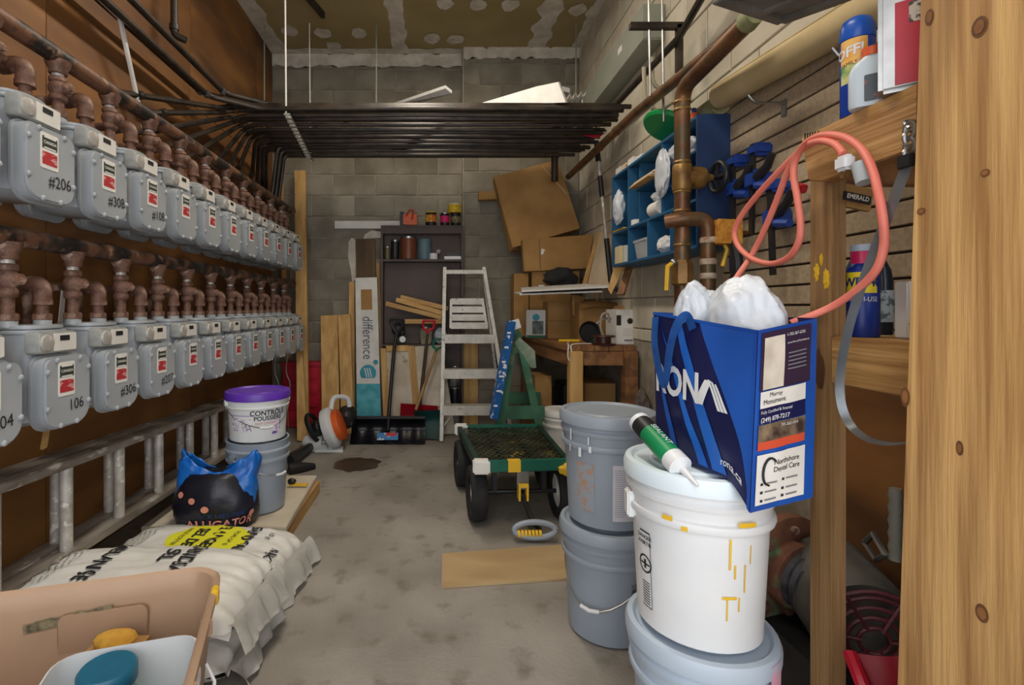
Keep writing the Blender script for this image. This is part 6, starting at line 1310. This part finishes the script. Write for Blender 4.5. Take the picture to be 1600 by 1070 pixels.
b = new(); tube(b, smoothline([Vector((.9,WX(1418,190,.87).y,WX(1418,190,.87).z)), WX(1414,190,.87), WX(1421,200,.862)]), .0035, 6); obj('hook', b, M_steel, ch, world=True)
# ---- pump in the corner under the shelf
pu = thing('electric_pump', 'rusty floor pump with flange, hose and red fan guard under the shelf', 'pump', (1.1,1.45,0))
c_ = W(1215,880,1.62); M_flange = mat('flange_rust', (126,82,60), (88,54,40), 12, .8, bump=.5, c3=(92,120,84), s3=5, t3=(.56,.62))
axd = Vector((.28,-.95,-.08)).normalized(); Rm = along(c_, c_+axd)
b = new(); lathe(b, [(.09,0),(.165,0),(.168,.008),(.168,.035),(.16,.04),(.1,.042),(.1,.08),(.08,.085)], 32, Rm); fl = obj('flange', b, M_flange, pu, world=True)
for k in range(8):
    a = 2*PI*k/8; b = new(); lathe(b, [(.013,.04),(.013,.054),(.006,.055)], 6, Rm @ Matrix.Translation((.132*math.cos(a),.132*math.sin(a),0))); obj('bolt', b, M_rust, fl, world=True)
b = new(); tube(b, [c_+axd*(.06+.012*k) for k in range(14)], [.082 if k % 2 else .088 for k in range(14)], 22); obj('ribbed_hose', b, mat('black_rubber', (40,40,46), (66,66,72), 30, .5), pu, world=True)
m0, m1 = Vector((1.19,1.59,.30)), Vector((1.13,1.345,.27))
b = new(); lathe(b, [(.10,0),(.13,.02),(.13,.2),(.12,.24)], 26, along(m0, m1)); obj('motor', b, mat('motor_grey', (86,84,78), (58,56,52), 10, .5), pu, world=True)
b = new(); box(b, (1.0,1.32,.001), (1.29,1.6,.17)); obj('plinth', b, M_dark, pu, world=True, bev=.006)
b = new(); tube(b, [(1.25,1.5,.43),(1.25,1.47,.47),(1.25,1.43,.43),(1.25,1.46,.40),(1.25,1.5,.43)], .008, 6, cap=False); obj('lifting_eye', b, M_steel, pu, world=True)
gC = Vector((1.125,1.33,.265)); gA = (m1-m0).normalized(); Rg = along(gC, gC+gA); M_guard = mat('guard_red', (92,34,40), (72,26,32), 9, .5); b = new()
for r in (.035,.06,.085,.11,.125): 
    n = 28; tube(b, [Rg @ Vector((r*math.cos(2*PI*k/n), r*math.sin(2*PI*k/n), .02*(1-r/.13))) for k in range(n+1)], .0055, 6, cap=False)
for k in range(6): tube(b, [Rg @ Vector((.03*math.cos(PI*k/3),.03*math.sin(PI*k/3),.016)), Rg @ Vector((.127*math.cos(PI*k/3),.127*math.sin(PI*k/3),.002))], .006, 6)
obj('fan_guard', b, M_guard, pu, world=True)
b = new(); tube(b, [Vector((1.27,1.42,.42+.018*k)) for k in range(12)], [.014 if k % 2 else .018 for k in range(12)], 12); obj('flexible_spout', b, mat('grey_flex', (120,118,108), None, rough=.5), pu, world=True)
# red scoop, papers and offcut on the floor
rs = thing('red_scoop', 'red plastic scoop with a white chip near the door post', 'scoop', (1.0,1.1,.1))
b = new(); S0 = Vector((.93,1.13,.34)); grid(b, lambda u, v: Vector((.925+.17*u, 1.15-.06*math.sin(u*PI)-.06*v+.03*u, .345-.10*v-.16*v*v+.015*math.sin(u*PI)+.02*u)), 18, 12); bmesh.ops.solidify(b, geom=b.faces[:], thickness=.006); obj('bowl', b, M_red, rs, world=True)
b = new(); n = 9; b.faces.new([b.verts.new((.99+.012*math.cos(2*PI*k/n)+.004*math.sin(4*PI*k/n), 1.066, .305+.014*math.sin(2*PI*k/n))) for k in range(n)]); obj('white_chip', b, M_white, rs, world=True)
b = new(); tube(b, smoothline([(.925,1.15,.345),(.915,1.10,.30),(.92,1.06,.22),(.96,1.02,.15),(1.08,1.0,.1)]), .014, 8); obj('rim', b, M_red, rs, world=True)
b = new(); box(b, (.95,1.0,.001), (1.2,1.2,.10)); tag(obj('dark_box', b, M_dark, bev=.005), 'dark low box under the red scoop', 'box')
b = new(); slab(b, [(.93,1.46,.012),(1.06,1.40,.012),(1.06,1.30,.012),(.98,1.28,.012)], .01); tag(obj('wood_offcut', b, M_pine), 'pale wood offcut on the floor by the shelf post', 'offcut')
for i, q in enumerate(([(.70,1.13,.006),(.80,1.16,.004),(.82,1.04,.004),(.72,1.02,.004)], [(.86,1.16,.09),(.93,1.15,.02),(.93,1.05,.02),(.85,1.06,.06)])):
    b = new(); slab(b, q, .002); tag(obj('paper_sheet', b, M_paper), ['white paper sheet on floor behind the pale blue pail','white paper sheet propped against the shelf post'][i], 'paper', 'papers on the floor')
# ---- hanging steel tray in the upper right
ht = thing('hanging_tray', 'grey steel tray frame hung high over the copper pipes', 'tray', (1.0,1.45,2.0))
K = W(1222,30,1.5); KL = W(1120,-4,1.36); KR = W(1330,-10,1.32); M_tray = mat('tray_steel', (150,146,140), (112,108,102), 8, .5, metal=.4)
b = new(); slab(b, [K, KL, KL+KR-K, KR], .02)
for v in b.verts: pass
obj('pan', b, M_tray, ht, world=True)
for p, q in ((K,KL),(K,KR)):
    b = new(); beam(b, p, q, .03, .025); obj('frame_bar', b, M_tray, ht, world=True, bev=.003)
b = new(); beam(b, K.lerp(KL,.35), KR.lerp(KL+KR-K,.35), .02, .02); obj('slot_bar', b, M_tray, ht, world=True)
for p in (K, KL, KR):
    b = new(); tube(b, [p+Vector((0,0,.01)), Vector((p.x,p.y,ZC))], .005, 6); obj('hanger_rod', b, M_steel, ht, world=True)
